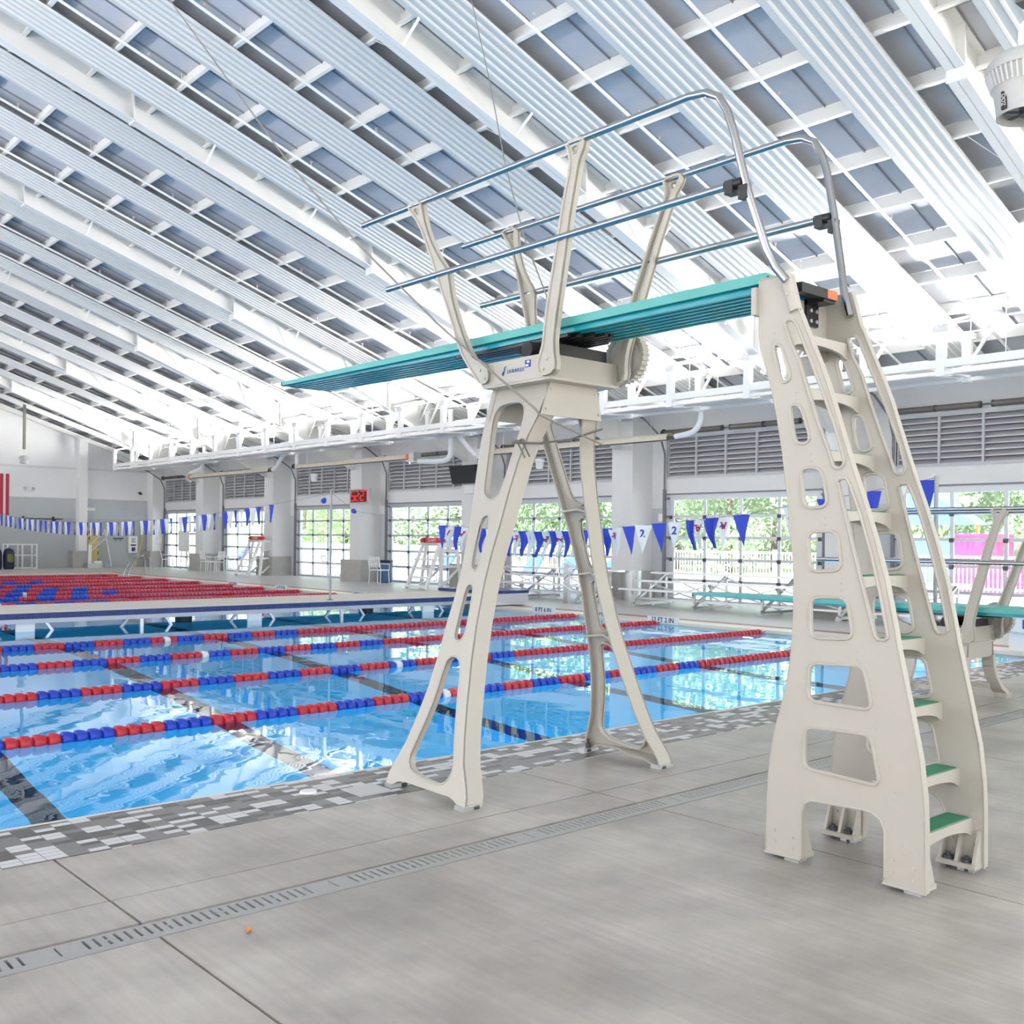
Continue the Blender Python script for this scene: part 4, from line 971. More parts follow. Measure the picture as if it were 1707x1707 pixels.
for y, l in ((21.0, 'behind the far leg of the tall stand'), (31.9, 'above the digital clock')):
    t = MB().lathe([(0, -.2), (.10, -.2), (.12, -.02), (.14, 0), (.14, .06), (0, .08)], (18.9 if y > 25 else 19.6, y, 3.75), 14).build('ceiling_lamp', 'pvc', loc=(18.9, y, 3.75)); tag(t, 'small white can hanging below the heater '+l, 'lamp')

# ------------------------------------------------------------------ fans
def fan(p, sc, label, rod):
    p = V(p); t = thing('ceiling_fan', p, label, 'fan')
    prof = [(.05, .25), (.11, .243), (.18, .215), (.212, .18), (.22, .15), (.214, .13), (.205, .125), (.185, .06), (.17, .0), (.162, -.06), (.158, -.115), (.15, -.115), (.152, -.05), (.0, -.02)]
    MB().lathe([(r*sc, z*sc) for r, z in prof], p, 36).build('housing', 'fan_grey', t)
    mb = MB()
    for k in range(44):
        a = 2*PI*k/44; c, s = math.cos(a), math.sin(a)
        mb.bar(p+V((c*.213, s*.213, .127))*sc, p+V((c*.185, s*.185, .045))*sc, .008*sc, .012*sc, up=(c, s, 0))
    mb.build('grille', 'wall_white', t, 0)
    MB().lathe([(0, -.12), (.035, -.12), (.035, -.03), (0, -.03)], tuple(p), 12).build('motor', 'dark', t) if sc > 1e9 else MB().lathe([(0, -.11*sc), (.04*sc, -.11*sc), (.04*sc, -.03*sc), (0, -.03*sc)], p, 12).build('motor', 'dark', t)
    mb = MB()
    for k in range(6): a = 2*PI*k/6; mb.bar(p+V((.04*math.cos(a), .04*math.sin(a), -.09))*sc, p+V((.145*math.cos(a), .145*math.sin(a), -.08))*sc, .03*sc, .004*sc)
    mb.build('blade', 'dark', t, 0)
    MB().tube([p+V((-.09, 0, .22))*sc]+arc(p+V((-.09, 0, .28))*sc, p+V((-.09, 0, .40))*sc, p+V((0, 0, .40))*sc)+arc(p+V((0, 0, .40))*sc, p+V((.09, 0, .40))*sc, p+V((.09, 0, .28))*sc)+[p+V((.09, 0, .22))*sc], .016*sc, 8).build('bail', 'white_paint', t)
    MB().tube([p+V((0, 0, .40))*sc, p+V((0, 0, .52))*sc], .008*sc, 6).build('hook', 'dark', t)
    MB().box(p+V((-.05*sc, -.05*sc, .52*sc)), p+V((.05*sc, .05*sc, rod))).build('hanger', 'spring', t, 0) if sc > .9 else MB().tube([p+V((0, 0, .52*sc)), p+V((0, 0, rod))], .012, 6).build('hanger', 'galv', t)
    return t, p
ft, fp = fan((5.99, 2.44, 4.115), 1., 'white round ceiling fan hanging at the upper right close to the camera', 5.0)
d_ = V((-.93, -.36, 0)).normalized(); x_ = V((0, 0, 1))
cc = fp+V((-.93, .36, 0)).normalized()*.166+V((0, 0, -.05))
xd = V((0, 0, 1)); yd = V((-.36, -.93, 0)).normalized()
MB().box(cc+V((-.004, -.016, -.05)), cc+V((.012, .016, .05))).build('badge', 'ink', ft, 0)
text_mb('ZOO', cc+V((-.007, 0, 0)), (0, 0, 1), (0, 1, 0), .03, .003).build('lettering', 'float_white', ft, 0)
fan((13.95, 48.0, 4.78), 1., 'small white ceiling fan hanging in front of the far end wall', 2.6)

# ------------------------------------------------------------------ backstroke flags
FXL = 11.4
def pole(y, z0, z1, label):
    t = thing('flag_pole', (FXL, y, z0), label, 'pole', 'flag poles')
    MB().tube([(FXL, y, z0), (FXL, y, z1)], .024, 12).build('shaft', 'pole_grey', t)
    MB().lathe([(0, 0), (.07, 0), (.07, .015), (.03, .04), (0, .04)], (FXL, y, z0), 16).build('base', 'steel', t)
    MB().tube([(FXL, y, z1-.03), (FXL, y+.03, z1+.02), (FXL, y+.06, z1-.02)], .008, 6).build('eye', 'steel', t)
pole(5.6, .002, 2.36, 'steel flag pole on the near deck behind the ladder')
pole(18.55, .28, 2.56, 'steel flag pole standing on the bulkhead')
pole(44.6, .002, 2.5, 'steel flag pole on the far deck')
def flag(y, z, w, L, kind, label, group, yaw_=0., wave=.02, tip=0.):
    t = thing('pennant', (FXL, y, z), label, 'pennant', group)
    n, m_ = 5, 7; vs = []; fs = []
    def pt(u, v, off=0.):   # u across -1..1, v down 0..1
        a = u*w/2*(1-v)+tip*v; x = math.sin(u*4+y*3)*wave*(1-v*.4)+math.sin(v*5+y)*wave*.6
        return V((FXL+x*math.cos(yaw_)+math.sin(yaw_)*a-off, y+a*math.cos(yaw_), z-v*L))
    for j in range(m_+1):
        for i in range(n+1): vs.append(pt(-1+2*i/n, j/m_))
    for j in range(m_):
        for i in range(n): a = j*(n+1)+i; fs.append((a, a+1, a+n+2, a+n+1))
    MB().add(vs, fs).build('cloth', 'flag_blue' if kind == 'b' else 'flag_white', t, 180)
    hem = MB()
    for i in range(n): hem.tube([pt(-1+2*i/n, 0), pt(-1+2*(i+1)/n, 0)], .006, 5)
    hem.build('hem', 'flag_blue' if kind == 'b' else 'flag_white', t)
    if kind == '2':
        tm = text_mb('2', (0, 0, 0), (1, 0, 0), (0, 1, 0), .155, .002, .004)
        tm.v = [tuple(pt(-(vx)*2/w/(1-max(0, min(.8, .30-vy/L))), .30-vy/L, .006+vz)) for vx, vy, vz in tm.v]
        tm.build('numeral', 'mark_blue', t, 0)
    elif kind == 'w':
        def q(vx, vy): v = .30-vy/L; return pt(-vx*2/w/(1-v), v, .007)
        a = MB(); 
        for p0, p1 in (((-.042, .045), (-.022, -.04)), ((-.022, -.04), (0, .02)), ((0, .02), (.022, -.04)), ((.022, -.04), (.042, .045)), ((-.055, .045), (-.03, .045)), ((.03, .045), (.055, .045))):
            a.tube([q(*p0), q(*p1)], .009, 5)
        a.build('letter', 'mark_red', t)
        MB().tube([q(-.06, -.015), q(-.02, .02), q(.01, -.005), (q(.055, .025))], [.006, .013, .012, .004], 6).build('emblem', 'mark_blue', t)
# near line, given by the pennants' measured places along the line
NEAR = [(5.75, 'b'), (6.1, 'w'), (6.42, 'b'), (7.0, 'b'), (7.5, '2'), (8.28, 'b'), (8.55, 'w'), (8.76, 'b'), (8.95, 'w'), (9.11, 'b'), (9.40, '2'), (9.70, 'b'), (9.99, '2'), (10.27, 'b'), (10.52, 'w'), (10.69, 'b'), (10.98, '2'), (11.2, 'b'), (11.42, 'w'), (11.58, 'b'), (11.74, 'w'), (11.9, 'b'), (12.08, 'w'), (12.24, 'b'), (12.42, '2'), (12.58, 'b'), (12.75, 'w'), (12.9, 'b'), (13.06, 'w'), (13.25, 'b'), (13.45, '2'), (13.65, 'b'), (13.84, '2'), (14.2, 'w'), (14.36, 'b'), (14.55, 'w'), (14.75, 'b')]
def zn(y):
    T = [(5.6, 2.34), (5.86, 2.291), (6.343, 2.214), (7.5, 2.055), (8.146, 1.955), (8.66, 1.912), (9.02, 1.882), (9.557, 1.842), (10.135, 1.801), (10.638, 1.766), (11.494, 1.72), (12.194, 1.709), (12.93, 1.728), (13.71, 1.768), (14.81, 1.823), (17.68, 2.12), (18.55, 2.52)]
    for (a, b), (c, d) in zip(T, T[1:]):
        if y <= c: return b+(d-b)*(y-a)/(c-a)
    return T[-1][1]
CN = {'b': 'plain blue', 'w': 'white emblem', '2': 'white numeral 2'}
gaps = [NEAR[i+1][0]-NEAR[i][0] for i in range(len(NEAR)-1)]+[.2]
for i, (y, k) in enumerate(NEAR):
    gp = min(gaps[i], gaps[i-1] if i else gaps[i])
    w = min(.29, gp*1.25 if gp < .24 else gp*.98); wv = .05 if w < .24 else .012
    flag(y, zn(y), max(w, .17), .41, k, '%s pennant, %s from the ladder on the near flag line' % (CN[k], ordn(i)), 'pennants on the near flag line', yaw_=(-.35 if k == '2' and 9.8 < y < 10.1 else 0), wave=wv, tip=(-.05 if k == 'b' and y < 10.5 else .02))
ln = MB().tube([(FXL, 5.6+i*.2, zn(5.6+i*.2)+.004) for i in range(65)]+[(FXL, 18.55, 2.52)], .004, 5).build('flag_line', 'rope', loc=(FXL, 12, 1.7)); tag(ln, 'thin line carrying the near blue and white pennants', 'line')
t = MB().lathe([(0, -.09), (.04, -.06), (.05, .03), (.02, .09), (0, .09)], (FXL, 17.68, 2.12), 10, 0, V((.3, 1, .2))).build('rolled_pennant', 'flag_blue', loc=(FXL, 17.68, 2.12)); tag(t, 'rolled up blue pennant on the line just right of the bulkhead pole', 'pennant')
t = MB().lathe([(0, -.11), (.04, -.06), (.06, .03), (.02, .11), (0, .11)], (FXL, 18.83, 2.36), 10, 0, V((.3, 1, -.4))).build('rolled_pennant', 'flag_blue', loc=(FXL, 18.83, 2.36)); tag(t, 'rolled up blue pennant tied just left of the bulkhead pole', 'pennant')
def zf(y):
    u = (y-18.55)/(44.6-18.55); return 2.5-4*.54*u*(1-u)
far = []
y = 21.1
pat = [(5, 8), (4, 8)]
G = [9, 8, 8, 8, 9, 9, 9, 9]
for gi, n in enumerate(G):
    for j in range(n):
        far.append((y, 'b' if j % 2 == 0 else 'p')); y += .285
    y += .28
for i, (y, k) in enumerate([f for f in far if f[0] < 43.8]):
    t = thing('pennant', (FXL, y, zf(y)), '%s pennant, %s from the bulkhead on the far flag line' % ('blue' if k == 'b' else 'white', ordn(i) if i < 59 else 'last'), 'pennant', 'pennants on the far flag line')
    vs = []; L = .40
    for j in range(5):
        for u in (-1, 0, 1): v = j/4; vs.append((FXL+.03*math.sin(u*2+y*5), y+u*.13*(1-v), zf(y)-v*L))
    MB().add(vs, [(a+c, a+c+1, a+c+4, a+c+3) for a in range(0, 12, 3) for c in range(2)]).build('cloth', 'flag_blue' if k == 'b' else 'flag_white', t, 180)
ln = MB().tube([(FXL, 18.55+i*26.05/40, zf(18.55+i*26.05/40)+.004) for i in range(41)], .004, 5).build('flag_line', 'rope', loc=(FXL, 30, 2)); tag(ln, 'thin line carrying the far blue and white pennants', 'line')

# ------------------------------------------------------------------ deck furniture
def bleacher(y0, y1, label):
    t = thing('bleacher', (19.3, (y0+y1)/2, 0), label, 'bleacher', 'bleachers in front of the glazed doors')
    for x, z in ((18.85, .42), (19.45, .61), (20.05, .80)):
        MB().box((x-.13, y0, z-.045), (x+.13, y1, z)).build('bench', 'alu', t, 0)
    for x, z in ((19.1, .2), (19.7, .38)):
        MB().box((x-.12, y0+.1, z-.04), (x+.12, y1-.1, z)).build('foot_board', 'alu', t, 0)
    n = max(2, round((y1-y0)/2.05)+1)
    for i in range(n):
        y = y0+.4+(y1-y0-.8)*i/(n-1); mb = MB()
        mb.bar((18.75, y, .05), (20.25, y, .05), .05, .06); mb.bar((18.8, y, .06), (20.05, y, .76), .05, .05)
        for x, z in ((18.85, .39), (19.45, .57), (20.05, .76)): mb.bar((x, y, .05), (x, y, z), .045, .045); mb.prism([(x-.1, y, z), (x+.1, y, z), (x+.02, y, z-.12), (x-.02, y, z-.12)], (0, .03, 0))
        for x in (18.8, 19.5, 20.2): mb.box((x-.05, y-.05, 0), (x+.05, y+.05, .03))
        mb.build('frame', 'galv', t, 0)
        if i < n-1:
            y2 = y0+.4+(y1-y0-.8)*(i+1)/(n-1)
            MB().bar((19.45, y, .1), (19.45, y2, .55), .03, .03).bar((19.45, y, .55), (19.45, y2, .1), .03, .03).bar((20.05, y, .1), (20.05, y2, .72), .03, .03).build('cross_brace', 'galv', t, 0)
bleacher(9.0, 17.2, 'silver three-row bleacher behind the low springboard tip')
bleacher(18.3, 23.4, 'silver three-row bleacher behind the legs of the tall stand')
def guard_chair(x, y, label, lb):
    # wooden tower: ladder side faces the pool (-x)
    t = thing('lifeguard_chair', (x, y, 0), label, 'lifeguard chair', 'white lifeguard chairs on the window side')
    H = 1.45; w = .5
    for s in (-1, 1):
        mb = MB().bar((x-.85, y+s*w, 0), (x-.28, y+s*w*.85, H-.1), .11, .07); mb.build('ladder_rail', 'white_paint', t, 0)
        MB().bar((x+.55, y+s*w, 0), (x+.38, y+s*w*.85, H+.2), .09, .09).build('rear_leg', 'white_paint', t, 0)
        MB().bar((x-.30, y+s*w, 0), (x-.12, y+s*w*.85, H), .09, .09).build('front_leg', 'white_paint', t, 0)
        MB().bar((x-.35, y+s*w*.87, H-.06), (x+.45, y+s*w*.87, H-.06), .06, .1).build('arm_rail', 'white_paint', t, 0)
        MB().bar((x-.3, y+s*w*.9, .7), (x+.5, y+s*w*.9, .7), .05, .08).build('side_rail', 'white_paint', t, 0)
        MB().bar((x-.2, y+s*w*.95, .1), (x+.5, y+s*w*.95, .66), .05, .06).build('brace', 'white_paint', t, 0)
    for k in range(4):
        z = .05+.28*k; xx = x-.85+.57*z/(H-.1); MB().box((xx-.08, y-w, z), (xx+.1, y+w, z+.06)).build('step', 'white_paint', t, 0)
    mb = MB()
    for k in range(4): mb.box((x-.2+k*.16, y-w*.85, 1.0), (x-.06+k*.16, y+w*.85, 1.03))
    mb.build('seat', 'white_paint', t, 0)
    mb = MB()
    for z in (1.15, 1.3, 1.45): mb.box((x+.38, y-w*.85, z), (x+.42, y+w*.85, z+.1))
    mb.build('back_rest', 'white_paint', t, 0)
    r = thing('rescue_tube', (x-.15, y, H+.08), 'red rescue tube lying across the '+lb, 'rescue tube', 'red rescue tubes on the lifeguard chairs')
    MB().tube([(x-.2, y-.62, H+.06), (x-.2, y-.55, H+.07), (x-.2, y+.55, H+.07), (x-.2, y+.62, H+.06)], [.05, .08, .08, .05], 12).build('foam', 'red_vinyl', r)
    MB().cyl((x-.2, y+.33, H+.07), (x-.2, y+.39, H+.07), .084, n=12).build('strap', 'black', r)
    text_mb('GUARD', (x-.285, y-.05, H+.07), (0, -1, 0), (0, 0, 1), .13, .004).build('lettering', 'float_white', r, 0)
guard_chair(20.3, 38.4, 'white wooden lifeguard chair between the two far piers', 'far lifeguard chair')
guard_chair(19.9, 26.0, 'white wooden lifeguard chair behind the bulkhead near the tall stand', 'lifeguard chair near the tall stand')
def patio_chair(x, y, rz, sz, mat, label, group):
    t = thing('patio_chair', (x, y, 0), label, 'chair', group); Rm = Matrix.Rotation(rz, 3, 'Z')
    def P(a, b, c): return V((x, y, 0))+Rm @ V((a, b, c))
    for a in (-.25, .25):
        for b in (-.24, .26): MB().tube([P(a, b, 0), P(a*.92, b*.9, sz)], .014, 6).build('leg', mat, t)
    mb = MB().tube([P(-.24, -.24, sz), P(.24, -.24, sz), P(.24, .24, sz), P(-.24, .24, sz)], .014, 6, closed=True)
    mb.add([P(-.23, -.23, sz), P(.23, -.23, sz), P(.23, .23, sz), P(-.23, .23, sz), P(-.23, -.23, sz+.01), P(.23, -.23, sz+.01), P(.23, .23, sz+.01), P(-.23, .23, sz+.01)], [(0, 1, 2, 3), (4, 5, 6, 7), (0, 1, 5, 4), (2, 3, 7, 6), (1, 2, 6, 5), (3, 0, 4, 7)]); mb.build('seat', mat, t, 0)
    mb = MB().tube([P(-.24, .24, sz), P(-.23, .34, sz+.45), P(.23, .34, sz+.45), P(.24, .24, sz)], .014, 6)
    for k in range(6): a = -.2+k*.08; mb.bar(P(a, .26, sz+.1), P(a, .335, sz+.44), .05, .006)
    mb.build('back_rest', mat, t, 0)
    for a in (-.26, .26): MB().tube([P(a, -.22, sz), P(a, -.22, sz+.2), P(a, .27, sz+.22)], .012, 6).build('arm', mat, t)
G1 = 'white patio chairs along the windows'
patio_chair(20.3, 43.2, 1.6, .45, 'white_paint', 'white slatted patio chair left of the second far pier, turned sideways', G1)
patio_chair(20.3, 47.6, 1.2, .45, 'white_paint', 'white patio chair beyond the easel, back to the glass', G1)
patio_chair(20.2, 42.3, -1.4, .45, 'white_paint', 'white patio chair beside the far lifeguard chair, facing the pool', G1)
patio_chair(20.0, 29.4, 1.9, .48, 'white_paint', 'white slatted chair beside the blue trash bin', G1)
patio_chair(20.7, 33.6, 1.4, .45, 'white_paint', 'white patio chair left of the pier with the clock', G1)
def ptable(x, y, label):
    t = thing('patio_table', (x, y, 0), label, 'table')
    MB().box((x-.4, y-.4, .7), (x+.4, y+.4, .73)).build('top', 'white_paint', t, 0)
    for a in (-.36, .36):
        for b in (-.36, .36): MB().tube([(x+a, y+b, 0), (x+a*.95, y+b*.95, .7)], .016, 6).build('leg', 'white_paint', t)
ptable(20.4, 41.3, 'white square table behind the far lifeguard chair')
t = thing('easel', (20.4, 46.0, 0), 'white board on an easel standing before the farthest glazed door', 'easel')
MB().box((20.35, 45.45, .85), (20.4, 46.5, 1.8)).build('board', 'white_paint', t, 0)
for a, b in ((0, -.45), (0, .45), (.5, 0)): MB().bar((20.42+a, 46+b, 0), (20.42, 46+b*.4, 1.5), .03, .03).build('leg', 'alu', t, 0)
t = thing('trash_bin', (20.75, 30.15, 0), 'dark blue round trash bin standing by the pier with the clock', 'bin')
MB().lathe([(.2, 0), (.24, .05), (.27, .74), (.25, .74), (.24, .7), (0, .7)], (20.75, 30.15, 0), 20).build('body', 'bin_blue', t)
MB().lathe([(.275, .72), (.285, .74), (.285, .78), (.26, .8), (.2, .8)], (20.75, 30.15, 0), 20).build('rim', 'black', t)
# lane line reel: big hoop on a post
t = thing('lane_reel', (18.0, 18.3, 0), 'white hoop reel for lane lines behind the stand leg', 'reel')
MB().tube([(18.0+.1*math.cos(a)*0, 17.9+.68*math.cos(a), .92+.6*math.sin(a)) for a in [2*PI*i/32 for i in range(32)]], .016, 8, closed=True).build('hoop', 'alu', t)
mb = MB()
for i in range(3): a = PI*i/3+.4; mb.tube([(18.0, 17.9+.68*math.cos(a), .92+.6*math.sin(a)), (18.0, 17.9-.68*math.cos(a), .92-.6*math.sin(a))], .01, 6)
mb.build('spoke', 'alu', t)
MB().box((18.02, 18.25, 0), (18.12, 18.4, 1.0)).build('post', 'galv', t, 0)
MB().cyl((17.98, 17.9, .92), (18.12, 17.9, .92), .05, n=12).bar((18.06, 17.9, .92), (18.06, 18.3, .92), .05, .05).build('axle', 'galv', t)
# starting block at the right edge
t = thing('starting_block', (15.9, 6.35, 0), 'white starting block with a blue figure 1 at the right edge beyond the low board', 'starting block')
MB().box((15.75, 6.1, .012), (16.2, 6.6, .30)).build('pedestal', 'white_paint', t, 0)
MB().box((15.65, 6.05, .30), (16.25, 6.65, .52)).build('number_box', 'white_paint', t, 0)
text_mb('1', (15.645, 6.35, .41), (0, -1, 0), (0, 0, 1), .18, .004, .004).build('lettering', 'mark_blue', t, 0)
MB().box((15.6, 6.02, .53), (16.3, 6.68, .57)).build('platform', 'wall_grey', t, 0)
# pool ladders at the far window side
def grab(y, label):
    t = thing('pool_ladder', (15.9, y, 0), label, 'pool ladder')
    for yy in (y-.25, y+.25):
        MB().tube([(16.35, yy, 0.0), (16.33, yy, .55)]+arc((16.3, yy, .68), (16.05, yy, .95), (15.75, yy, .6))+[(15.5, yy, .1), (15.45, yy, -.6)], .022, 10).build('rail', 'steel', t)
    for z in (-.25, -.5): MB().box((15.42, y-.25, z), (15.55, y+.25, z+.03)).build('step', 'steel', t, 0)
grab(40.2, 'steel pool ladder rails in front of the far corner')

# end wall fittings
def banner():
    t = thing('hanging_banner', (13.9, 51.1, 2.45), 'red and white striped banner hanging high on the far end wall', 'banner')
    MB().box((13.0, 51.17, 2.45), (14.235, 51.19, 4.36)).build('cloth', 'flag_white', t, 0)
    for x in (13.28, 13.61, 13.91, 14.16): MB().box((x-.07, 51.155, 2.45), (x+.07, 51.17, 4.36)).build('stripe', 'mark_red', t, 0)
banner()
def small(name, a, b, mat, label, cat): o = MB().box(a, b).build(name, mat, smooth=0, loc=[(p+q)/2 for p, q in zip(a, b)]); return tag(o, label, cat)
t = thing('emergency_light', (15.07, 51.1, 3.69), 'white two-headed emergency light high on the end wall', 'light')
MB().box((14.95, 51.1, 3.6), (15.2, 51.19, 3.72)).build('case', 'white_paint', t, 0)
for x in (14.93, 15.3): MB().cyl((x, 51.16, 3.74), (x-.03, 51.03, 3.7), .07, n=12).build('lamp_head', 'alu', t)
t = MB().cyl((20.35, 51.19, 3.69), (20.35, 51.05, 3.66), .07, n=12).build('camera_dome', 'dark', loc=(20.35, 51.1, 3.69)); tag(t, 'small dark round camera high on the end wall', 'camera')
small('exit_sign', (17.7, 51.14, 2.75), (18.15, 51.19, 2.9), 'white_paint', 'pale exit sign box on the grey band right of the column', 'sign')
t = MB().cyl((19.67, 51.19, 2.83), (19.6, 51.0, 2.78), .05, .11, 12).build('horn_speaker', 'alu', loc=(19.67, 51.1, 2.83)); tag(t, 'small grey horn speaker on the grey band of the end wall', 'speaker')
t = thing('pull_up_bar', (15.6, 50.9, 2.3), 'black wall-mounted pull-up bar left of the column', 'pull-up bar')
MB().tube([(14.75, 50.6, 2.3), (16.45, 50.6, 2.3)], .025, 8).build('bar', 'black', t)
for x in (14.85, 16.2): MB().box((x-.05, 51.15, 2.1), (x+.05, 51.19, 2.42)).bar((x, 51.17, 2.32), (x, 50.6, 2.31), .04, .04).bar((x, 51.17, 2.12), (x, 50.75, 2.29), .04, .04).build('bracket', 'black', t, 0)
def rack():
    t = thing('storage_rack', (14.5, 50.3, 0), 'white pipe storage rack beside the dark backpacks', 'rack')
    for x in (13.88, 14.5, 15.12):
        for y in (50.0, 50.7): MB().box((x-.03, y-.03, 0), (x+.03, y+.03, 1.14)).build('upright', 'white_paint', t, 0)
    for z in (.03, .62, 1.11):
        for y in (50.0, 50.7): MB().box((13.88, y-.025, z-.025), (15.12, y+.025, z+.025)).build('rail', 'white_paint', t, 0)
        for x in (13.88, 14.5, 15.12): MB().box((x-.025, 50.0, z-.025), (x+.025, 50.7, z+.025)).build('rail', 'white_paint', t, 0)
    MB().box((14.5, 50.0, .63), (15.12, 50.7, .66)).build('shelf', 'frame_alu', t, 0)
rack()
for i, x in enumerate((13.32, 13.84, 12.8)):
    t = thing('backpack', (x, 49.7, 0), ['dark navy backpack at the far left edge of the deck', 'dark navy backpack with olive pocket against the white rack', 'dark navy backpack farthest left beyond the frame'][i], 'backpack', 'backpacks on the far deck')
    MB().lathe([(0, 0), (.2, 0), (.24, .1), (.24, .65), (.2, .85), (.08, .93), (0, .93)], (x, 49.7, 0), 14).build('body', 'navy', t)
    MB().lathe([(0, -.2), (.13, -.18), (.16, 0), (.13, .18), (0, .2)], (x+.02, 49.52, .5), 12).build('pocket', 'olive' if i == 1 else 'navy', t)
    MB().tube(arc((x-.05, 49.7, .92), (x, 49.7, 1.03), (x+.05, 49.7, .92)), .012, 6).build('handle', 'black', t)
t = thing('spine_board', (17.95, 51.0, 0), 'yellow spine board leaning on the end wall right of the column', 'spine board')
MB().prism([(17.80, 50.9, .0), (18.28, 50.9, .0), (18.32, 51.1, 1.92), (17.78, 51.1, 1.92)], (0, .05, 0)).build('board', 'yellow', t, 0)
mb = MB()
for z in (.35, .7, 1.05, 1.4, 1.7):
    for x in (17.85, 18.24): mb.box((x-.02, 50.89+.2*z/1.92-.005, z-.08), (x+.02, 50.89+.2*z/1.92+.01, z+.08))
mb.build('hand_hole', 'dark', t, 0)
t = thing('pool_lift', (17.8, 50.0, 0), 'grey pool lift with slanting arms in front of the spine board', 'pool lift')
MB().box((17.35, 49.75, 0), (18.0, 50.25, .22)).build('base', 'galv', t, 0)
MB().box((17.45, 49.95, .22), (17.58, 50.08, 1.1)).build('mast', 'white_paint', t, 0)
MB().bar((17.48, 50.0, .75), (18.33, 50.0, 1.48), .05, .07).bar((17.48, 50.0, 1.1), (18.26, 50.0, 1.77), .05, .07).build('arm', 'galv', t, 0)
MB().box((17.7, 49.75, .22), (18.0, 50.1, .34)).build('seat', 'white_paint', t, 0)
t = thing('bucket', (18.3, 49.9, 0), 'small grey bucket on the floor beside the pool lift', 'bucket'); MB().lathe([(.12, 0), (.16, .2), (.15, .2), (.11, .02), (0, .02)], (18.3, 49.9, 0), 14).build('pail', 'frame_alu', t)
t = thing('defibrillator_cabinet', (20.0, 51.1, .7), 'white wall cabinet with dark sign on the end wall near the corner', 'cabinet')
MB().box((19.78, 51.05, .7), (20.22, 51.19, 1.53)).build('case', 'white_paint', t, 0); MB().box((19.9, 51.04, 1.2), (20.1, 51.05, 1.45)).build('window', 'wall_grey', t, 0)
MB().box((19.87, 51.04, 1.05), (20.13, 51.05, 1.12)).build('lettering_strip', 'ink', t, 0); MB().box((19.92, 51.04, .78), (20.1, 51.05, .98)).build('emblem', 'purple', t, 0)
t = thing('hook_rail', (19.3, 51.1, 1.41), 'dark hook rail on the end wall left of the white cabinet', 'hook rail'); MB().box((19.05, 51.16, 1.38), (19.55, 51.19, 1.44)).build('rail', 'dark', t, 0)
for x in (19.15, 19.4): MB().tube([(x, 51.17, 1.38), (x, 51.12, 1.28), (x, 51.08, 1.33)], .012, 5).build('hook', 'dark', t)
t = MB().tube([(19.92, 50.6, 0), (20.5, 50.95, 1.8)], .03, 8).build('rescue_pole', 'yellow', loc=(20.0, 50.7, 0)); tag(t, 'yellow pole leaning in the far corner', 'pole')
t = MB().tube([(18.9, 50.95, .02), (18.6, 51.1, 1.84)], .025, 8).build('brush_pole', 'white_paint', loc=(18.8, 51, 0)); tag(t, 'white pole leaning on the end wall beside the pool lift', 'pole')
small('junction_box', (20.95, 50.38, 1.15), (21.25, 50.5, 1.5), 'white_paint', 'small white box low on the corner pier', 'junction box')

# ------------------------------------------------------------------ outdoors
tag(MB().box((WX+.25, -30, -.12), (38, 75, -.03)).build('patio', 'patio', smooth=0), 'bright concrete patio beyond the glazed doors', 'patio', kind='structure')
tag(MB().box((38, -60, -.12), (120, 110, -.02)).build('lawn', 'grass', smooth=0), 'green lawn rising behind the white fence', 'lawn', kind='structure')
def fence():
    t = thing('picket_fence', (31, 20, 0), 'white picket fence across the patio outside the doors', 'fence')
    X = 31.; MB().box((X-.03, -8, 1.15), (X+.03, 62, 1.22)).box((X-.03, -8, .2), (X+.03, 62, .26)).build('rail', 'white_paint', t, 0)
    mb = MB(); y = -8
    while y < 62: mb.box((X-.012, y, .05), (X+.012, y+.03, 1.2)); y += .13
    o = mb.build('picket', 'white_paint', t, 0); o['kind'] = 'stuff'
    for i in range(25): MB().box((X-.05, -8+i*2.9, -.03), (X+.05, -7.9+i*2.9, 1.3)).build('post', 'white_paint', t, 0)
fence()
def tree_mesh(seed, mat):
    rnd = random.Random(seed); mb = MB(); cl = [(V((rnd.uniform(-2.2, 2.2), rnd.uniform(-2.2, 2.2), rnd.uniform(1.2, 7.2))), rnd.uniform(.9, 1.7)) for _ in range(22)]
    for c, r in cl:
        for _ in range(300):
            d = V((rnd.gauss(0, 1), rnd.gauss(0, 1), rnd.gauss(0, 1))).normalized()*r*rnd.uniform(.55, 1.05); p = c+d
            a = V((rnd.gauss(0, 1), rnd.gauss(0, 1), rnd.gauss(0, 1))).normalized(); b = a.orthogonal().normalized(); s = rnd.uniform(.08, .17)
            mb.add([p-a*s, p-b*s*.55, p+a*s, p+b*s*.55], [(0, 1, 2, 3)])
    return mb.mesh('crown', mat, 0)
TM = [tree_mesh(3, 'leaf'), tree_mesh(5, 'leaf_pale'), tree_mesh(9, 'leaf')]
TK = MB().tube([(0, 0, 0), (.05, 0, 1.2), (0, .1, 3.5), (.05, .1, 5.5)], [.22, .17, .12, .05], 8).mesh('trunk', 'bark')
rnd = random.Random(11); ti = 0
TL = [(43, 3), (46, 8), (42.5, 13), (45, 18), (42, 22.5), (46, 27), (43, 32), (45, 37), (42, 42), (46, 48), (43, 54), (45, 60), (47, 67), (43, 74), (50, 15), (51, 24), (50, 34), (51, 45), (50, 56), (52, 82)]
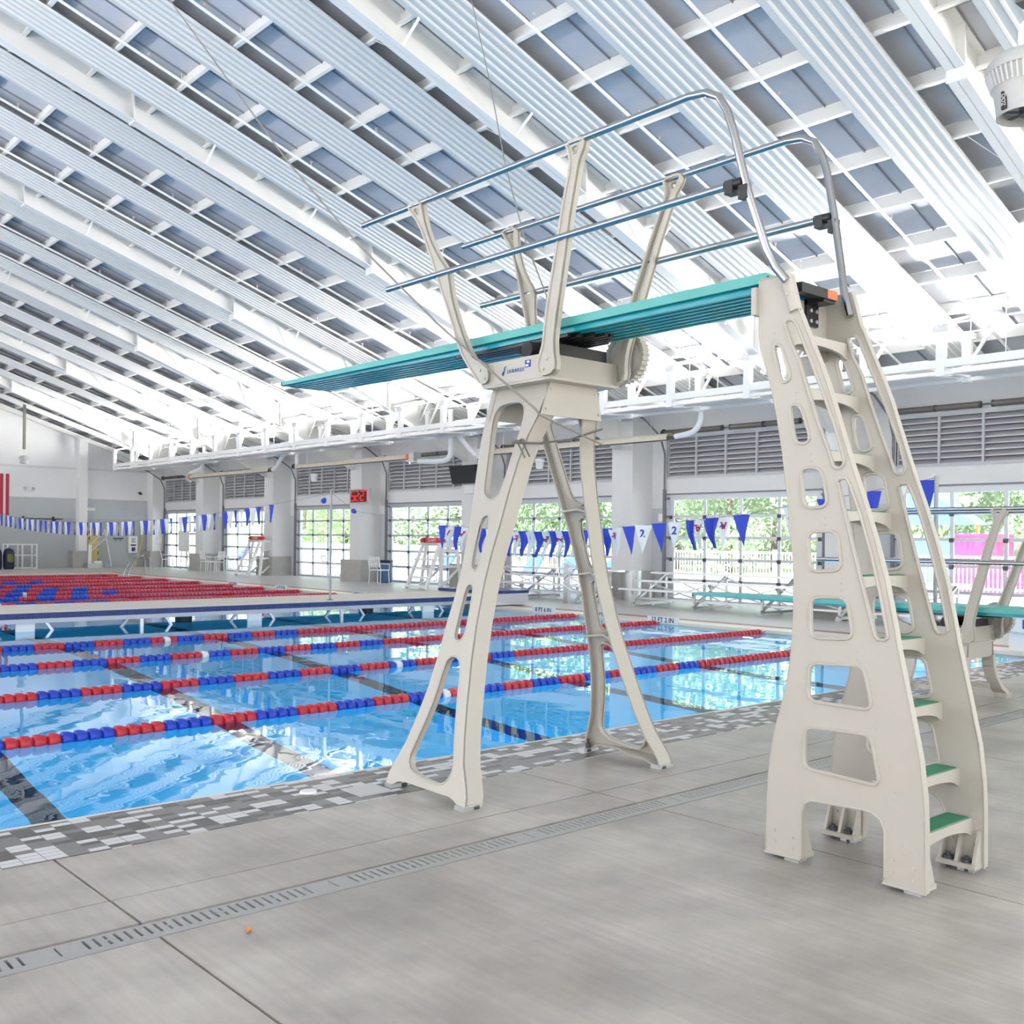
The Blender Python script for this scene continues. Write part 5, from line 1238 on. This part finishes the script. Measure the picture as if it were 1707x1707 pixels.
for x, y in TL:
    t = thing('tree', (x, y, -.05), 'leafy green tree beyond the picket fence, %s counted from the right' % ordn(sorted(q[1]/q[0] for q in TL).index(y/x)), 'tree', 'trees beyond the patio'); s = rnd.uniform(.95, 1.25)
    for nm, me in (('crown', TM[ti % 3]), ('trunk', TK)):
        o = bpy.data.objects.new(nm, me); COL.objects.link(o); o.parent = t
    t.scale = (s*1.15, s*1.15, s); t.rotation_euler = (0, 0, rnd.uniform(0, 6)); ti += 1
hb = MB().box((56, -40, -.05), (58, 130, 6.5)); tag(hb.build('hedge', 'leaf', smooth=0), 'tall green hedge closing the view behind the trees', 'hedge', kind='stuff')
def lounge(x, y, label, group):
    t = thing('lounge_chair', (x, y, 0), label, 'lounge chair', group)
    MB().prism([(x-.3, y-.35, .38), (x+.35, y-.35, .36), (x+.75, y-.35, .95), (x+.71, y-.35, .98), (x+.32, y-.35, .41), (x-.3, y-.35, .42)], (0, .7, 0)).build('sling', 'fabric_blue', t, 0)
    for a in (-.28, .33):
        for b in (-.34, .34): MB().tube([(x+a, y+b, -.03), (x+a, y+b, .39)], .016, 6).build('leg', 'dark', t)
for i, (x, y) in enumerate(((23.6, 31.0), (24.2, 26.8), (23.4, 22.2), (23.8, 24.6), (24.0, 36.4), (23.6, 47.5))):
    lounge(x, y, 'blue sling chair on the patio outside, %s counted from the right' % ordn([2, 3, 0, 1, 4, 5][i] if False else sorted([31.0, 26.8, 22.2, 24.6, 36.4, 47.5]).index(y)), 'blue sling chairs outside the doors')
def slide():
    t = thing('water_playground', (33, 15, 0), 'red and blue play tower outside behind the ladder', 'play tower')
    MB().box((33, 14.2, -.03), (34.2, 15.6, 1.9)).build('tower', 'slide_red', t, 0)
    MB().box((33, 15.7, -.03), (34, 17.3, 1.7)).build('wall_panel', 'slide_blue', t, 0)
    MB().box((32.9, 17.4, -.03), (33.6, 18.2, 1.6)).build('post_panel', 'slide_yellow', t, 0)
    MB().prism([(33, 12.2, -.03), (33, 14.2, -.03), (33, 14.2, 1.1), (33, 12.2, .5)], (.8, 0, 0)).build('chute', 'slide_red', t, 0)
    MB().prism([(33.2, 15, 2.2), (33.2, 18.6, 2.2), (33.2, 17, 3.6)], (1., 0, 0)).build('canopy', 'slide_blue', t, 0)
    for y in (15.1, 18.4): MB().cyl((33.6, y, -.03), (33.6, y, 2.3), .06, n=10).build('post', 'slide_yellow', t)
slide()

# ------------------------------------------------------------------ light
wld = bpy.data.worlds.new('world'); SC.world = wld; wld.use_nodes = True
nt = wld.node_tree; nt.nodes.clear(); out = nt.nodes.new('ShaderNodeOutputWorld'); bg = nt.nodes.new('ShaderNodeBackground')
tc = nt.nodes.new('ShaderNodeTexCoord'); sp = nt.nodes.new('ShaderNodeSeparateXYZ'); nt.links.new(tc.outputs['Generated'], sp.inputs[0])
cr = nt.nodes.new('ShaderNodeValToRGB'); cr.color_ramp.elements[0].position = 0; cr.color_ramp.elements[0].color = (1, .98, .95, 1); cr.color_ramp.elements[1].position = .7; cr.color_ramp.elements[1].color = (.78, .87, 1, 1)
nt.links.new(sp.outputs[2], cr.inputs[0]); nt.links.new(cr.outputs[0], bg.inputs[0]); bg.inputs[1].default_value = 1.65; nt.links.new(bg.outputs[0], out.inputs[0])
sun = bpy.data.lights.new('sun', 'SUN'); sun.energy = 16; sun.angle = .02; so = bpy.data.objects.new('sun', sun); COL.objects.link(so); so.rotation_euler = V((.45, .25, -.85)).to_track_quat('-Z', 'Y').to_euler()

SC.view_settings.view_transform = 'Standard'; SC.view_settings.look = 'None'; SC.view_settings.gamma = 1; SC.view_settings.use_curve_mapping = False
SC.view_settings.exposure = .8
try:
    SC.cycles.use_denoising = True; SC.cycles.max_bounces = 12; SC.cycles.diffuse_bounces = 5; SC.cycles.transparent_max_bounces = 16; SC.cycles.sample_clamp_indirect = 8
except Exception: pass
